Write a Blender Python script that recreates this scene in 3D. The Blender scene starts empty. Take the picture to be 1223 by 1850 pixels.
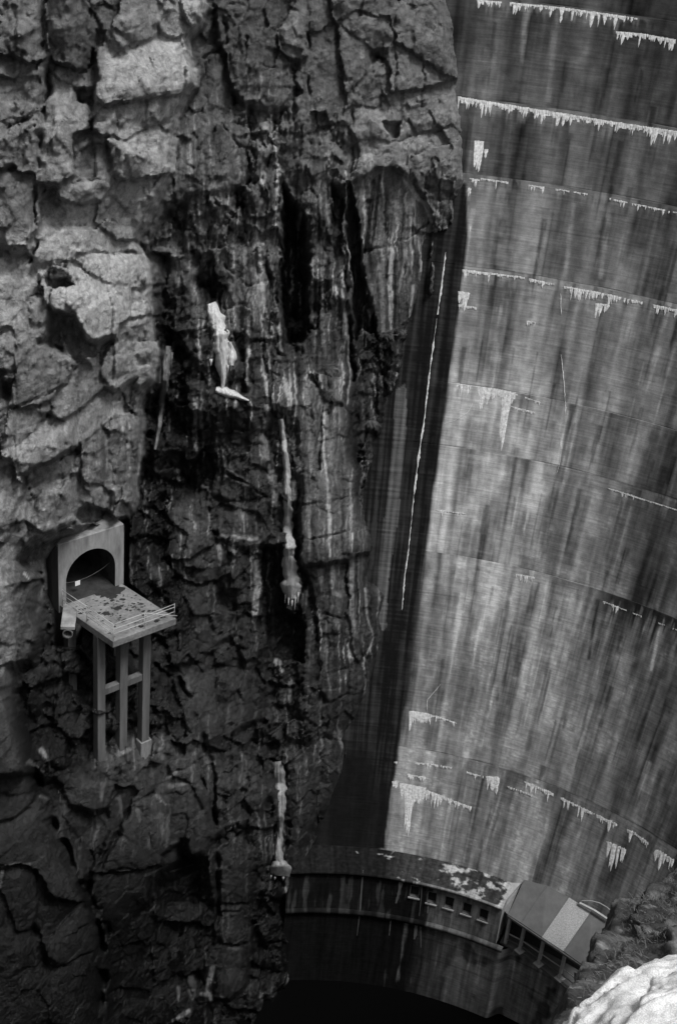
import bpy, math, random
import numpy as np
from mathutils import Matrix, Vector

# ---------------------------------------------------------------- camera, light, exposure
scene = bpy.context.scene
W, H, F = 1223.0, 1850.0, 2570.0                      # size and focal length of the photograph
PITCH, ROLL = math.radians(30.42), math.radians(5.53)
_c, _s = math.cos(PITCH), math.sin(PITCH)
CF = np.array([0, _c, -_s]); _U = np.array([0, _s, _c]); _R = np.array([1.0, 0, 0])
CR = math.cos(ROLL)*_R + math.sin(ROLL)*_U
CU = -math.sin(ROLL)*_R + math.cos(ROLL)*_U
camd = bpy.data.cameras.new('camera'); cam = bpy.data.objects.new('camera', camd)
scene.collection.objects.link(cam)
cam.matrix_world = Matrix(((CR[0], CU[0], -CF[0], 0), (CR[1], CU[1], -CF[1], 0), (CR[2], CU[2], -CF[2], 0), (0, 0, 0, 1)))
camd.sensor_fit = 'VERTICAL'; camd.sensor_height = 36.0; camd.lens = 36.0*F/H
camd.clip_start = 0.1; camd.clip_end = 2000
scene.camera = cam

SUN_EL, SUN_AZ = math.radians(64), math.radians(128)   # azimuth clockwise from +Y: light from behind, to the right
world = bpy.data.worlds.new('World'); scene.world = world; world.use_nodes = True
wn = world.node_tree.nodes; wl = world.node_tree.links; wn.clear()
sky = wn.new('ShaderNodeTexSky'); sky.sky_type = 'NISHITA'; sky.sun_disc = False
sky.sun_elevation = SUN_EL; sky.sun_rotation = SUN_AZ; sky.air_density = 1.0; sky.dust_density = 4.0
bw = wn.new('ShaderNodeRGBToBW'); bg = wn.new('ShaderNodeBackground'); wo = wn.new('ShaderNodeOutputWorld')
bg.inputs['Strength'].default_value = 0.07
wl.new(sky.outputs[0], bw.inputs[0]); wl.new(bw.outputs[0], bg.inputs['Color']); wl.new(bg.outputs[0], wo.inputs['Surface'])
sd_ = bpy.data.lights.new('sun', 'SUN'); sd_.energy = 1.5; sd_.angle = math.radians(16); sd_.color = (1, 1, 1)
sun = bpy.data.objects.new('sun', sd_); scene.collection.objects.link(sun)
sv = Vector((math.sin(SUN_AZ)*math.cos(SUN_EL), math.cos(SUN_AZ)*math.cos(SUN_EL), math.sin(SUN_EL)))
sun.rotation_euler = sv.to_track_quat('Z', 'Y').to_euler()
scene.view_settings.view_transform = 'Standard'; scene.view_settings.look = 'None'
scene.view_settings.gamma = 1.0; scene.view_settings.use_curve_mapping = False
scene.view_settings.exposure = 1.0
scene.cycles.max_bounces = 6; scene.cycles.diffuse_bounces = 3

random.seed(7); RNG = np.random.default_rng(7)
COL = scene.collection

# ---------------------------------------------------------------- geometry of the view (for tracing outlines)
def rays(p):
    p = np.atleast_2d(np.asarray(p, float))
    return ((p[:, 0:1]-W/2)*CR - (p[:, 1:2]-H/2)*CU)/F + CF
def proj(X):
    w = X@CF
    return W/2 + F*(X@CR)/w, H/2 - F*(X@CU)/w
AX, AY, R0, RM = 4.1, 47.7, 45.9, 0.2665              # arch dam: battered downstream face, a cone round a vertical axis
def rad(z): return R0 + RM*z
def cyl(th, r, z): return np.array([AX + r*math.sin(th), AY + r*math.cos(th), z])
def on_cone(p, r0=R0, m=RM):
    d = rays(p)
    a = d[:, 0]**2 + d[:, 1]**2 - (m*d[:, 2])**2
    b = -2*(d[:, 0]*AX + d[:, 1]*AY) - 2*r0*m*d[:, 2]
    c = AX*AX + AY*AY - r0*r0
    t = (-b + np.sqrt(np.maximum(b*b - 4*a*c, 0)))/(2*a)
    return t[:, None]*d
def on_level(p, z):
    d = rays(p); return d*(z/d[:, 2])[:, None]
def at_depth(p, t): return rays(p)*np.asarray(t, float).reshape(-1, 1)

# ---------------------------------------------------------------- numpy noise
def _hash(ix, iy, seed):
    h = (ix.astype(np.int64)*374761393 + iy.astype(np.int64)*668265263 + seed*1442695041) & 0xffffffff
    h = ((h ^ (h >> 13))*1274126177) & 0xffffffff
    h = h ^ (h >> 16)
    return (h & 0xffffff)/float(0x1000000)
def noise(x, y, seed=0):
    x0 = np.floor(x); y0 = np.floor(y); fx = x-x0; fy = y-y0
    ux = fx*fx*fx*(fx*(fx*6-15)+10); uy = fy*fy*fy*(fy*(fy*6-15)+10)
    def g(dx, dy):
        a = _hash(x0+dx, y0+dy, seed)*6.2831853
        return np.cos(a)*(fx-dx) + np.sin(a)*(fy-dy)
    n0 = g(0, 0)*(1-ux) + g(1, 0)*ux; n1 = g(0, 1)*(1-ux) + g(1, 1)*ux
    return (n0*(1-uy) + n1*uy)*1.5
def fbm(x, y, o=4, seed=0, gain=0.5):
    s = 0; a = 1.0; t = 0
    for i in range(o):
        s = s + a*noise(x, y, seed+i*17); t += a; x = x*2.03+11.3; y = y*2.03+5.7; a *= gain
    return s/t
def ridged(x, y, o=3, seed=0):
    s = 0; a = 1.0; t = 0
    for i in range(o):
        s = s + a*(1-np.abs(noise(x, y, seed+i*13))*2); t += a; x = x*2.07+3.1; y = y*2.07+8.7; a *= 0.5
    return s/t
def voro(x, y, seed=0, jit=0.9):
    x0 = np.floor(x); y0 = np.floor(y)
    f1 = np.full(x.shape, 9.0); f2 = f1.copy(); cid = np.zeros_like(x); vx = np.zeros_like(x); vy = np.zeros_like(x)
    for dx in (-1, 0, 1):
        for dy in (-1, 0, 1):
            ix = x0+dx; iy = y0+dy
            px = ix+.5+(_hash(ix, iy, seed)-.5)*jit; py = iy+.5+(_hash(ix, iy, seed+1)-.5)*jit
            ex = x-px; ey = y-py; d = np.sqrt(ex*ex+ey*ey)
            n = d < f1
            f2 = np.where(n, f1, np.minimum(f2, d))
            f1 = np.where(n, d, f1); vx = np.where(n, ex, vx); vy = np.where(n, ey, vy)
            cid = np.where(n, ix*131.7+iy*17.3, cid)
    return f1, f2, cid, vx, vy
def h1(c, seed): return _hash(np.floor(c*8), np.zeros_like(c), seed)
def sstep(a, b, x):
    t = np.clip((x-a)/(b-a), 0, 1); return t*t*(3-2*t)
def seg_dist(x, y, pts, closed=False):
    d = np.full(x.shape, 1e9); al = np.zeros_like(x); tot = 0
    P = list(pts) + ([pts[0]] if closed else [])
    for (ax, ay), (bx, by) in zip(P[:-1], P[1:]):
        L2 = (bx-ax)**2+(by-ay)**2+1e-9; L = math.sqrt(L2)
        t = np.clip(((x-ax)*(bx-ax)+(y-ay)*(by-ay))/L2, 0, 1)
        dd = np.hypot(x-ax-t*(bx-ax), y-ay-t*(by-ay))
        m = dd < d; d = np.where(m, dd, d); al = np.where(m, tot+t*L, al); tot += L
    return d, al/max(tot, 1e-9)
def inside(x, y, pts):
    r = np.zeros(x.shape, bool); n = len(pts)
    for i in range(n):
        ax, ay = pts[i]; bx, by = pts[(i+1) % n]
        c = ((ay > y) != (by > y)) & (x < (bx-ax)*(y-ay)/((by-ay)+1e-12)+ax)
        r ^= c
    return r
def sdf(x, y, pts):
    d, _ = seg_dist(x, y, pts, True)
    return np.where(inside(x, y, pts), d, -d)
class Lattice:                                          # smooth interpolation of a few control values
    def __init__(s, ctl, sig=90, step=12):
        s.step = step; s.x0, s.y0 = -500, -500
        gx = np.arange(s.x0, 1700, step); gy = np.arange(s.y0, 2700, step)
        X, Y = np.meshgrid(gx, gy); num = np.zeros_like(X, float); den = np.zeros_like(X, float)
        for (x, y, v) in ctl:
            r2 = (X-x)**2+(Y-y)**2
            w = np.exp(-r2/(2*sig*sig)) + 2e-3/(1+r2/(sig*sig))
            num += w*v; den += w
        s.g = num/den
    def __call__(s, x, y):
        u = np.clip((x-s.x0)/s.step, 0, s.g.shape[1]-1.01); v = np.clip((y-s.y0)/s.step, 0, s.g.shape[0]-1.01)
        i = u.astype(int); j = v.astype(int); a = u-i; b = v-j; g = s.g
        return (g[j, i]*(1-a)+g[j, i+1]*a)*(1-b)+(g[j+1, i]*(1-a)+g[j+1, i+1]*a)*b

# ---------------------------------------------------------------- materials (all neutral grey: a black and white picture)
def mat_new(name):
    m = bpy.data.materials.new(name); m.use_nodes = True
    nt = m.node_tree; b = nt.nodes['Principled BSDF']; b.inputs['Specular IOR Level'].default_value = 0.08
    return m, nt, b
def N(nt, t, **kw):
    n = nt.nodes.new(t)
    for k, v in kw.items():
        if k in n.inputs: n.inputs[k].default_value = v
        else: setattr(n, k, v)
    return n
def math_(nt, op, a, b=None, clamp=False):
    n = nt.nodes.new('ShaderNodeMath'); n.operation = op; n.use_clamp = clamp
    for i, v in enumerate((a, b)):
        if v is None: continue
        if isinstance(v, (int, float)): n.inputs[i].default_value = v
        else: nt.links.new(v, n.inputs[i])
    return n.outputs[0]
def maprange(nt, v, a, b, c, d):
    n = nt.nodes.new('ShaderNodeMapRange'); nt.links.new(v, n.inputs[0])
    for i, k in enumerate((a, b, c, d)): n.inputs[i+1].default_value = k
    return n.outputs[0]
def rock_material(name, attr=True, tone=0.2, bump=0.5, rough=0.85, scale=1.0, lo=0.6, hi=1.35, speck=0.0):
    m, nt, b = mat_new(name); L = nt.links.new
    tc = N(nt, 'ShaderNodeTexCoord')
    n1 = N(nt, 'ShaderNodeTexNoise', Scale=2.3*scale, Detail=8.0, Roughness=0.65); L(tc.outputs['Object'], n1.inputs['Vector'])
    n2 = N(nt, 'ShaderNodeTexNoise', Scale=11.0*scale, Detail=6.0, Roughness=0.7); L(tc.outputs['Object'], n2.inputs['Vector'])
    v = maprange(nt, n1.outputs['Fac'], 0.3, 0.7, lo, hi)
    v2 = maprange(nt, n2.outputs['Fac'], 0.3, 0.7, 0.8, 1.2)
    f = math_(nt, 'MULTIPLY', v, v2)
    n4 = N(nt, 'ShaderNodeTexNoise', Scale=34.0*scale, Detail=3.0, Roughness=0.7); L(tc.outputs['Object'], n4.inputs['Vector'])
    f = math_(nt, 'MULTIPLY', f, maprange(nt, n4.outputs['Fac'], 0.3, 0.7, 0.86, 1.14))
    if speck:
        n3 = N(nt, 'ShaderNodeTexNoise', Scale=38.0*scale, Detail=3.0); L(tc.outputs['Object'], n3.inputs['Vector'])
        f = math_(nt, 'MULTIPLY', f, maprange(nt, n3.outputs['Fac'], 0.3, 0.75, 1-speck, 1+speck))
    if attr:
        at = N(nt, 'ShaderNodeAttribute', attribute_name='tone'); f = math_(nt, 'MULTIPLY', f, at.outputs['Fac'])
        wt = N(nt, 'ShaderNodeAttribute', attribute_name='wet')
        L(maprange(nt, wt.outputs['Fac'], 0, 1, rough, 0.32), b.inputs['Roughness']); L(maprange(nt, wt.outputs['Fac'], 0, 1, 0.05, 0.34), b.inputs['Specular IOR Level'])
    else:
        f = math_(nt, 'MULTIPLY', f, tone); b.inputs['Roughness'].default_value = rough
    f = math_(nt, 'MINIMUM', f, 0.85)
    L(f, b.inputs['Base Color'])
    hsum = math_(nt, 'ADD', math_(nt, 'MULTIPLY', n1.outputs['Fac'], 0.2/scale), math_(nt, 'MULTIPLY', n2.outputs['Fac'], 0.085/scale)); hsum = math_(nt, 'ADD', hsum, math_(nt, 'MULTIPLY', n4.outputs['Fac'], 0.02/scale))
    vo = N(nt, 'ShaderNodeTexVoronoi', feature='DISTANCE_TO_EDGE', Scale=1.7*scale); wv = N(nt, 'ShaderNodeVectorMath', operation='MULTIPLY_ADD')
    wv.inputs[1].default_value = (0.9, 0.9, 0.9); L(n1.outputs['Color'], wv.inputs[0]); L(tc.outputs['Object'], wv.inputs[2]); L(wv.outputs[0], vo.inputs['Vector'])
    hsum = math_(nt, 'ADD', hsum, maprange(nt, vo.outputs['Distance'], 0.0, 0.09, -0.03/scale, 0.0))
    bp = N(nt, 'ShaderNodeBump', Strength=bump, Distance=1.0); L(hsum, bp.inputs['Height']); L(bp.outputs[0], b.inputs['Normal'])
    return m
M = {}
M['cliff'] = rock_material('cliff_rock', bump=0.9)
M['far_rock'] = rock_material('canyon_rock', attr=False, tone=0.2, bump=0.9)
M['boulder'] = rock_material('pale_boulder_rock', attr=False, tone=0.72, bump=0.35, scale=2.2, lo=0.72, hi=1.2, speck=0.3)
M['hill'] = rock_material('hillside_rock', attr=True, bump=0.6, scale=1.3)
def concrete_material(name, attr, tone=0.25, lo=0.7, hi=1.25, boards=0.35, bump=0.3, streak=0.4):
    """weathered concrete: board marks run along u (horizontal), streaks along v (down the face); UV in metres"""
    m, nt, b = mat_new(name); L = nt.links.new; b.inputs['Roughness'].default_value = 0.85; b.inputs['Specular IOR Level'].default_value = 0.0
    uv = N(nt, 'ShaderNodeUVMap')
    def nz(sx, sy, det, rgh=0.6):
        mp = N(nt, 'ShaderNodeMapping'); mp.inputs['Scale'].default_value = (sx, sy, 1); L(uv.outputs[0], mp.inputs[0])
        n = N(nt, 'ShaderNodeTexNoise', Scale=1.0, Detail=det, Roughness=rgh); L(mp.outputs[0], n.inputs['Vector']); return n.outputs['Fac']
    brd = nz(0.35, 9.0, 4.0); st = nz(3.2, 0.16, 5.0); sp = nz(2.2, 2.2, 8.0, 0.7); fine = nz(16, 16, 4.0, 0.7)
    f = math_(nt, 'MULTIPLY', maprange(nt, brd, 0.3, 0.7, 1-boards, 1+boards), maprange(nt, st, 0.3, 0.7, 1-streak, 1+streak))
    f = math_(nt, 'MULTIPLY', f, maprange(nt, sp, 0.3, 0.7, lo, hi))
    f = math_(nt, 'MULTIPLY', f, maprange(nt, fine, 0.3, 0.7, 0.85, 1.15))
    if attr:
        at = N(nt, 'ShaderNodeAttribute', attribute_name='tone'); f = math_(nt, 'MULTIPLY', f, at.outputs['Fac'])
    else: f = math_(nt, 'MULTIPLY', f, tone)
    L(math_(nt, 'MINIMUM', f, 0.8), b.inputs['Base Color'])
    hs = math_(nt, 'ADD', math_(nt, 'MULTIPLY', brd, 0.03), math_(nt, 'MULTIPLY', sp, 0.05))
    bp = N(nt, 'ShaderNodeBump', Strength=bump, Distance=1.0); L(hs, bp.inputs['Height']); L(bp.outputs[0], b.inputs['Normal'])
    return m
M['dam'] = concrete_material('dam_concrete', True, boards=0.2, streak=0.06, lo=0.82, hi=1.16)
M['house'] = concrete_material('powerhouse_concrete', True, boards=0.2)
def simple(name, tone, rough=0.7, metal=0.0, var=0.25, scale=3.0, bump=0.15, squash=1.0):
    m, nt, b = mat_new(name); L = nt.links.new
    tc = N(nt, 'ShaderNodeTexCoord'); n = N(nt, 'ShaderNodeTexNoise', Scale=scale, Detail=8.0, Roughness=0.68); mp = N(nt, 'ShaderNodeMapping'); mp.inputs['Scale'].default_value = (1, 1, squash); L(tc.outputs['Object'], mp.inputs[0]); L(mp.outputs[0], n.inputs['Vector'])
    L(math_(nt, 'MULTIPLY', maprange(nt, n.outputs['Fac'], 0.3, 0.7, 1-var, 1+var), tone), b.inputs['Base Color'])
    b.inputs['Roughness'].default_value = rough; b.inputs['Metallic'].default_value = metal
    bp = N(nt, 'ShaderNodeBump', Strength=bump, Distance=0.1); L(n.outputs['Fac'], bp.inputs['Height']); L(bp.outputs[0], b.inputs['Normal'])
    return m
M['crust'] = simple('lime_crust', 0.68, 0.9, var=0.45, scale=6)
M['portal'] = simple('portal_concrete', 0.23, 0.9, var=0.45, scale=1.8, squash=0.25)
M['column'] = simple('column_concrete', 0.12, 0.9, var=0.4, scale=2.5, squash=0.12)
M['rail'] = simple('galvanised_rail', 0.45, 0.5, 0.0, var=0.1)
M['sign'] = simple('white_sign', 0.75, 0.6, var=0.05)
M['void'] = simple('dark_shade_and_dirt', 0.03, 0.9, var=0.3)  # near black: deck dirt, painted shade behind the walkway, tunnel end
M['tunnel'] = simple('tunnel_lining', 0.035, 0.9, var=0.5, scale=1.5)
M['steel'] = simple('painted_steel', 0.36, 0.6, var=0.2, scale=4)
M['steel_dark'] = simple('dark_steel', 0.1, 0.6, var=0.3)
M['panel'] = simple('roof_sheet', 0.11, 0.55, var=0.2, scale=1.2)
M['panel_pale'] = simple('pale_roof_sheet', 0.3, 0.85, var=0.4, scale=14, bump=0.4)
M['glass'] = simple('dark_glass', 0.02, 0.15, var=0.1)
M['lichen'] = simple('dry_grass_blade', 0.13, 0.9, var=0.4)
M['twig'] = simple('dry_twig', 0.15, 0.9, var=0.4)
def ice_material():
    m, nt, b = mat_new('ice'); L = nt.links.new
    tc = N(nt, 'ShaderNodeTexCoord'); n = N(nt, 'ShaderNodeTexNoise', Scale=6.0, Detail=8.0, Roughness=0.75)
    mp = N(nt, 'ShaderNodeMapping'); mp.inputs['Scale'].default_value = (1.6, 1.6, 0.45); L(tc.outputs['Object'], mp.inputs[0]); L(mp.outputs[0], n.inputs['Vector'])
    at = N(nt, 'ShaderNodeAttribute', attribute_name='tone')
    L(math_(nt, 'MULTIPLY', maprange(nt, n.outputs['Fac'], 0.32, 0.66, 0.6, 1.15), at.outputs['Fac']), b.inputs['Base Color'])
    b.inputs['Roughness'].default_value = 0.35; b.inputs['Subsurface Weight'].default_value = 0.0
    bp = N(nt, 'ShaderNodeBump', Strength=0.8, Distance=0.3); L(n.outputs['Fac'], bp.inputs['Height']); L(bp.outputs[0], b.inputs['Normal'])
    return m
M['ice'] = ice_material()
def water_material():
    m, nt, b = mat_new('dark_water'); L = nt.links.new
    b.inputs['Base Color'].default_value = (0.002, 0.002, 0.002, 1); b.inputs['Roughness'].default_value = 0.12; b.inputs['IOR'].default_value = 1.2
    tc = N(nt, 'ShaderNodeTexCoord'); n = N(nt, 'ShaderNodeTexNoise', Scale=1.2, Detail=4.0); L(tc.outputs['Object'], n.inputs['Vector'])
    bp = N(nt, 'ShaderNodeBump', Strength=0.15, Distance=0.2); L(n.outputs['Fac'], bp.inputs['Height']); L(bp.outputs[0], b.inputs['Normal'])
    return m
M['water'] = water_material()

# ---------------------------------------------------------------- object helpers
def mesh_np(name, V, Q, mat, parent=None, attrs=None, uv=None, smooth=True):
    V = np.asarray(V, np.float32); Q = np.asarray(Q, np.int32)
    me = bpy.data.meshes.new(name)
    me.vertices.add(len(V)); me.vertices.foreach_set('co', V.ravel())
    k = Q.shape[1]; me.loops.add(Q.size); me.loops.foreach_set('vertex_index', Q.ravel())
    me.polygons.add(len(Q)); me.polygons.foreach_set('loop_start', np.arange(0, Q.size, k, dtype=np.int32))
    me.polygons.foreach_set('use_smooth', np.full(len(Q), smooth, bool))
    me.update(calc_edges=True)
    for an, a in (attrs or {}).items():
        at = me.attributes.new(an, 'FLOAT', 'POINT'); at.data.foreach_set('value', np.asarray(a, np.float32))
    if uv is not None:
        l = me.uv_layers.new(name='UVMap'); l.data.foreach_set('uv', np.asarray(uv, np.float32)[Q.ravel()].ravel())
    me.materials.append(mat)
    o = bpy.data.objects.new(name, me); COL.objects.link(o); o.parent = parent
    return o
class MB:
    def __init__(s): s.v = []; s.f = []
    def poly(s, *faces_pts):
        for pts in faces_pts:
            n = len(s.v); s.v += [tuple(p) for p in pts]; s.f.append(tuple(range(n, n+len(pts))))
    def hexa(s, p):                                     # 8 corners: bottom 4 then top 4
        n = len(s.v); s.v += [tuple(q) for q in p]
        s.f += [tuple(n+i for i in f) for f in ((3, 2, 1, 0), (4, 5, 6, 7), (0, 1, 5, 4), (1, 2, 6, 5), (2, 3, 7, 6), (3, 0, 4, 7))]
    def beam(s, a, b, w, h=None, up=(0, 0, 1)):         # box from a to b, w wide, h high
        a = Vector(a); b = Vector(b); h = h or w; d = (b-a).normalized(); u = Vector(up)
        if abs(d.dot(u)) > 0.98: u = Vector((0.743, 0.671, 0))
        x = d.cross(u).normalized(); y = x.cross(d).normalized()
        c = [(-w/2, -h/2), (w/2, -h/2), (w/2, h/2), (-w/2, h/2)]
        s.hexa([a+x*i+y*j for i, j in c]+[b+x*i+y*j for i, j in c])
    def tube(s, pts, r, n=7):
        pts = [Vector(p) for p in pts]; rings = []
        for i, p in enumerate(pts):
            d = (pts[min(i+1, len(pts)-1)]-pts[max(i-1, 0)]).normalized()
            u = Vector((0, 0, 1)) if abs(d.z) < .9 else Vector((1, 0, 0)); x = d.cross(u).normalized(); y = x.cross(d)
            rr = r[i] if isinstance(r, (list, tuple)) else r
            k = len(s.v); s.v += [tuple(p+x*rr*math.cos(6.2832*j/n)+y*rr*math.sin(6.2832*j/n)) for j in range(n)]; rings.append(k)
        for a, b in zip(rings[:-1], rings[1:]):
            s.f += [(a+j, a+(j+1) % n, b+(j+1) % n, b+j) for j in range(n)]
        s.f += [tuple(rings[0]+j for j in reversed(range(n))), tuple(rings[-1]+j for j in range(n))]
    def build(s, name, mat, parent=None, smooth=False, bevel=0.0):
        me = bpy.data.meshes.new(name); me.from_pydata(s.v, [], s.f); me.update()
        if smooth: me.polygons.foreach_set('use_smooth', np.full(len(s.f), True, bool))
        me.materials.append(mat)
        o = bpy.data.objects.new(name, me); COL.objects.link(o); o.parent = parent
        if bevel:
            b = o.modifiers.new('bevel', 'BEVEL'); b.width = bevel; b.segments = 2; b.limit_method = 'ANGLE'
        return o
def empty(name, loc=(0, 0, 0)):
    o = bpy.data.objects.new(name, None); COL.objects.link(o); o['_'] = 0; del o['_']; o.empty_display_size = 0.5
    return o
def tag(o, label=None, cat=None, group=None, kind=None):
    if label: o['label'] = label
    if cat: o['category'] = cat
    if group: o['group'] = group
    if kind: o['kind'] = kind
    return o
def grid_quads(nr, nc):
    i = np.arange(nr*nc).reshape(nr, nc)
    return np.stack([i[:-1, :-1], i[:-1, 1:], i[1:, 1:], i[1:, :-1]], -1)

# ================================================================ THE CLIFF
EV = np.array([0.6606, 0.7507, 0.0]); NV = np.array([0.7507, -0.6606, 0.0])     # along the wall, out of the wall
DV = -rays([(450, 900)])[0]; DV = DV/np.linalg.norm(DV)                          # direction in which the rock masses stand out
def wall_c(z): return -51.3 + 0.12*(-46-z)
macro = Lattice([(100,200,1),(100,600,1),(60,850,1),(160,1000,-.3),(200,1100,-.6),(30,1150,2),(230,1250,-.5),(120,1280,.2),(310,560,-2.0),(300,700,-4.0),(285,850,-4.5),(270,960,-4.5),(310,1060,-3.0),(330,1150,-2.0),
 (420,100,.2),(420,300,0),(420,700,-.3),(430,1000,-.6),(400,1250,.3),(540,450,-.8),(560,150,.2),(590,850,.6),(600,1000,1.2),(620,1150,1.0),(620,1250,.6),(720,150,.6),(720,450,-.6),(800,280,.6),(700,700,-1.5),(690,850,-1.5),(500,1150,-1.2),(500,1350,-.2),(470,1500,.3),(450,1700,-.6),(540,1650,-1.5),
 (180,1372,2.7),(225,1350,2.7),(262,1335,2.7),(140,1400,1.5),(330,1420,2.4),(250,1500,2.6),(340,1560,1.2),(300,1720,.2),(330,1830,.2),(80,1600,4.2),(80,1800,4.2),(20,1420,3.4),(150,1500,2.0),(-150,900,1),(-150,1500,3),(1000,500,0),(1000,1500,0)], 70)
def Z(ox, oy, pts, k=2.718): return [(ox+x/k, oy+y/k) for x, y in pts]
BUTTRESS = [(-300,-300),(420,-300),(378,-40),(372,40),(346,72),(356,158),(325,210),(315,312),(272,401),(254,441),(276,475),(278,560),(280,608),(289,634),(285,689),(265,707),(265,781),(254,840),(253,906),(236,944),(180,952),(120,968),(72,985),(42,1015),(75,1040),(62,1105),(80,1150),(66,1200),(28,1215),(22,1250),(40,1310),(62,1400),(-300,1420)]
# outline of all the rock in front of the dam
CLIFF_EDGE = [(-400,-400),(800,-400),(803,-20),(806,0),(816,37),(822,90),(829,136),(823,177),(838,206),(841,265),(843,331),(832,368),(836,401),(828,440),(814,480),(804,510),(794,545),(780,585),(768,604),(742,616),(728,660),(706,720),(684,800),(666,850),(656,900),(662,950),(672,985),(664,1020),(668,1050),(684,1062),(693,1078),(690,1105),(701,1160),(685,1210),(681,1238),(655,1288),(632,1325),(630,1385),(611,1427),(598,1460),(583,1497),(566,1525),(556,1545),(552,1600),(548,1700),(545,1850),(545,2400),(-400,2400)]
z1 = (0,0); z2 = (400,0); z4 = (0,450); z5 = (400,450); z7 = (0,900); z8 = (400,900); z10 = (0,1350); z11 = (400,1350)
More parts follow.
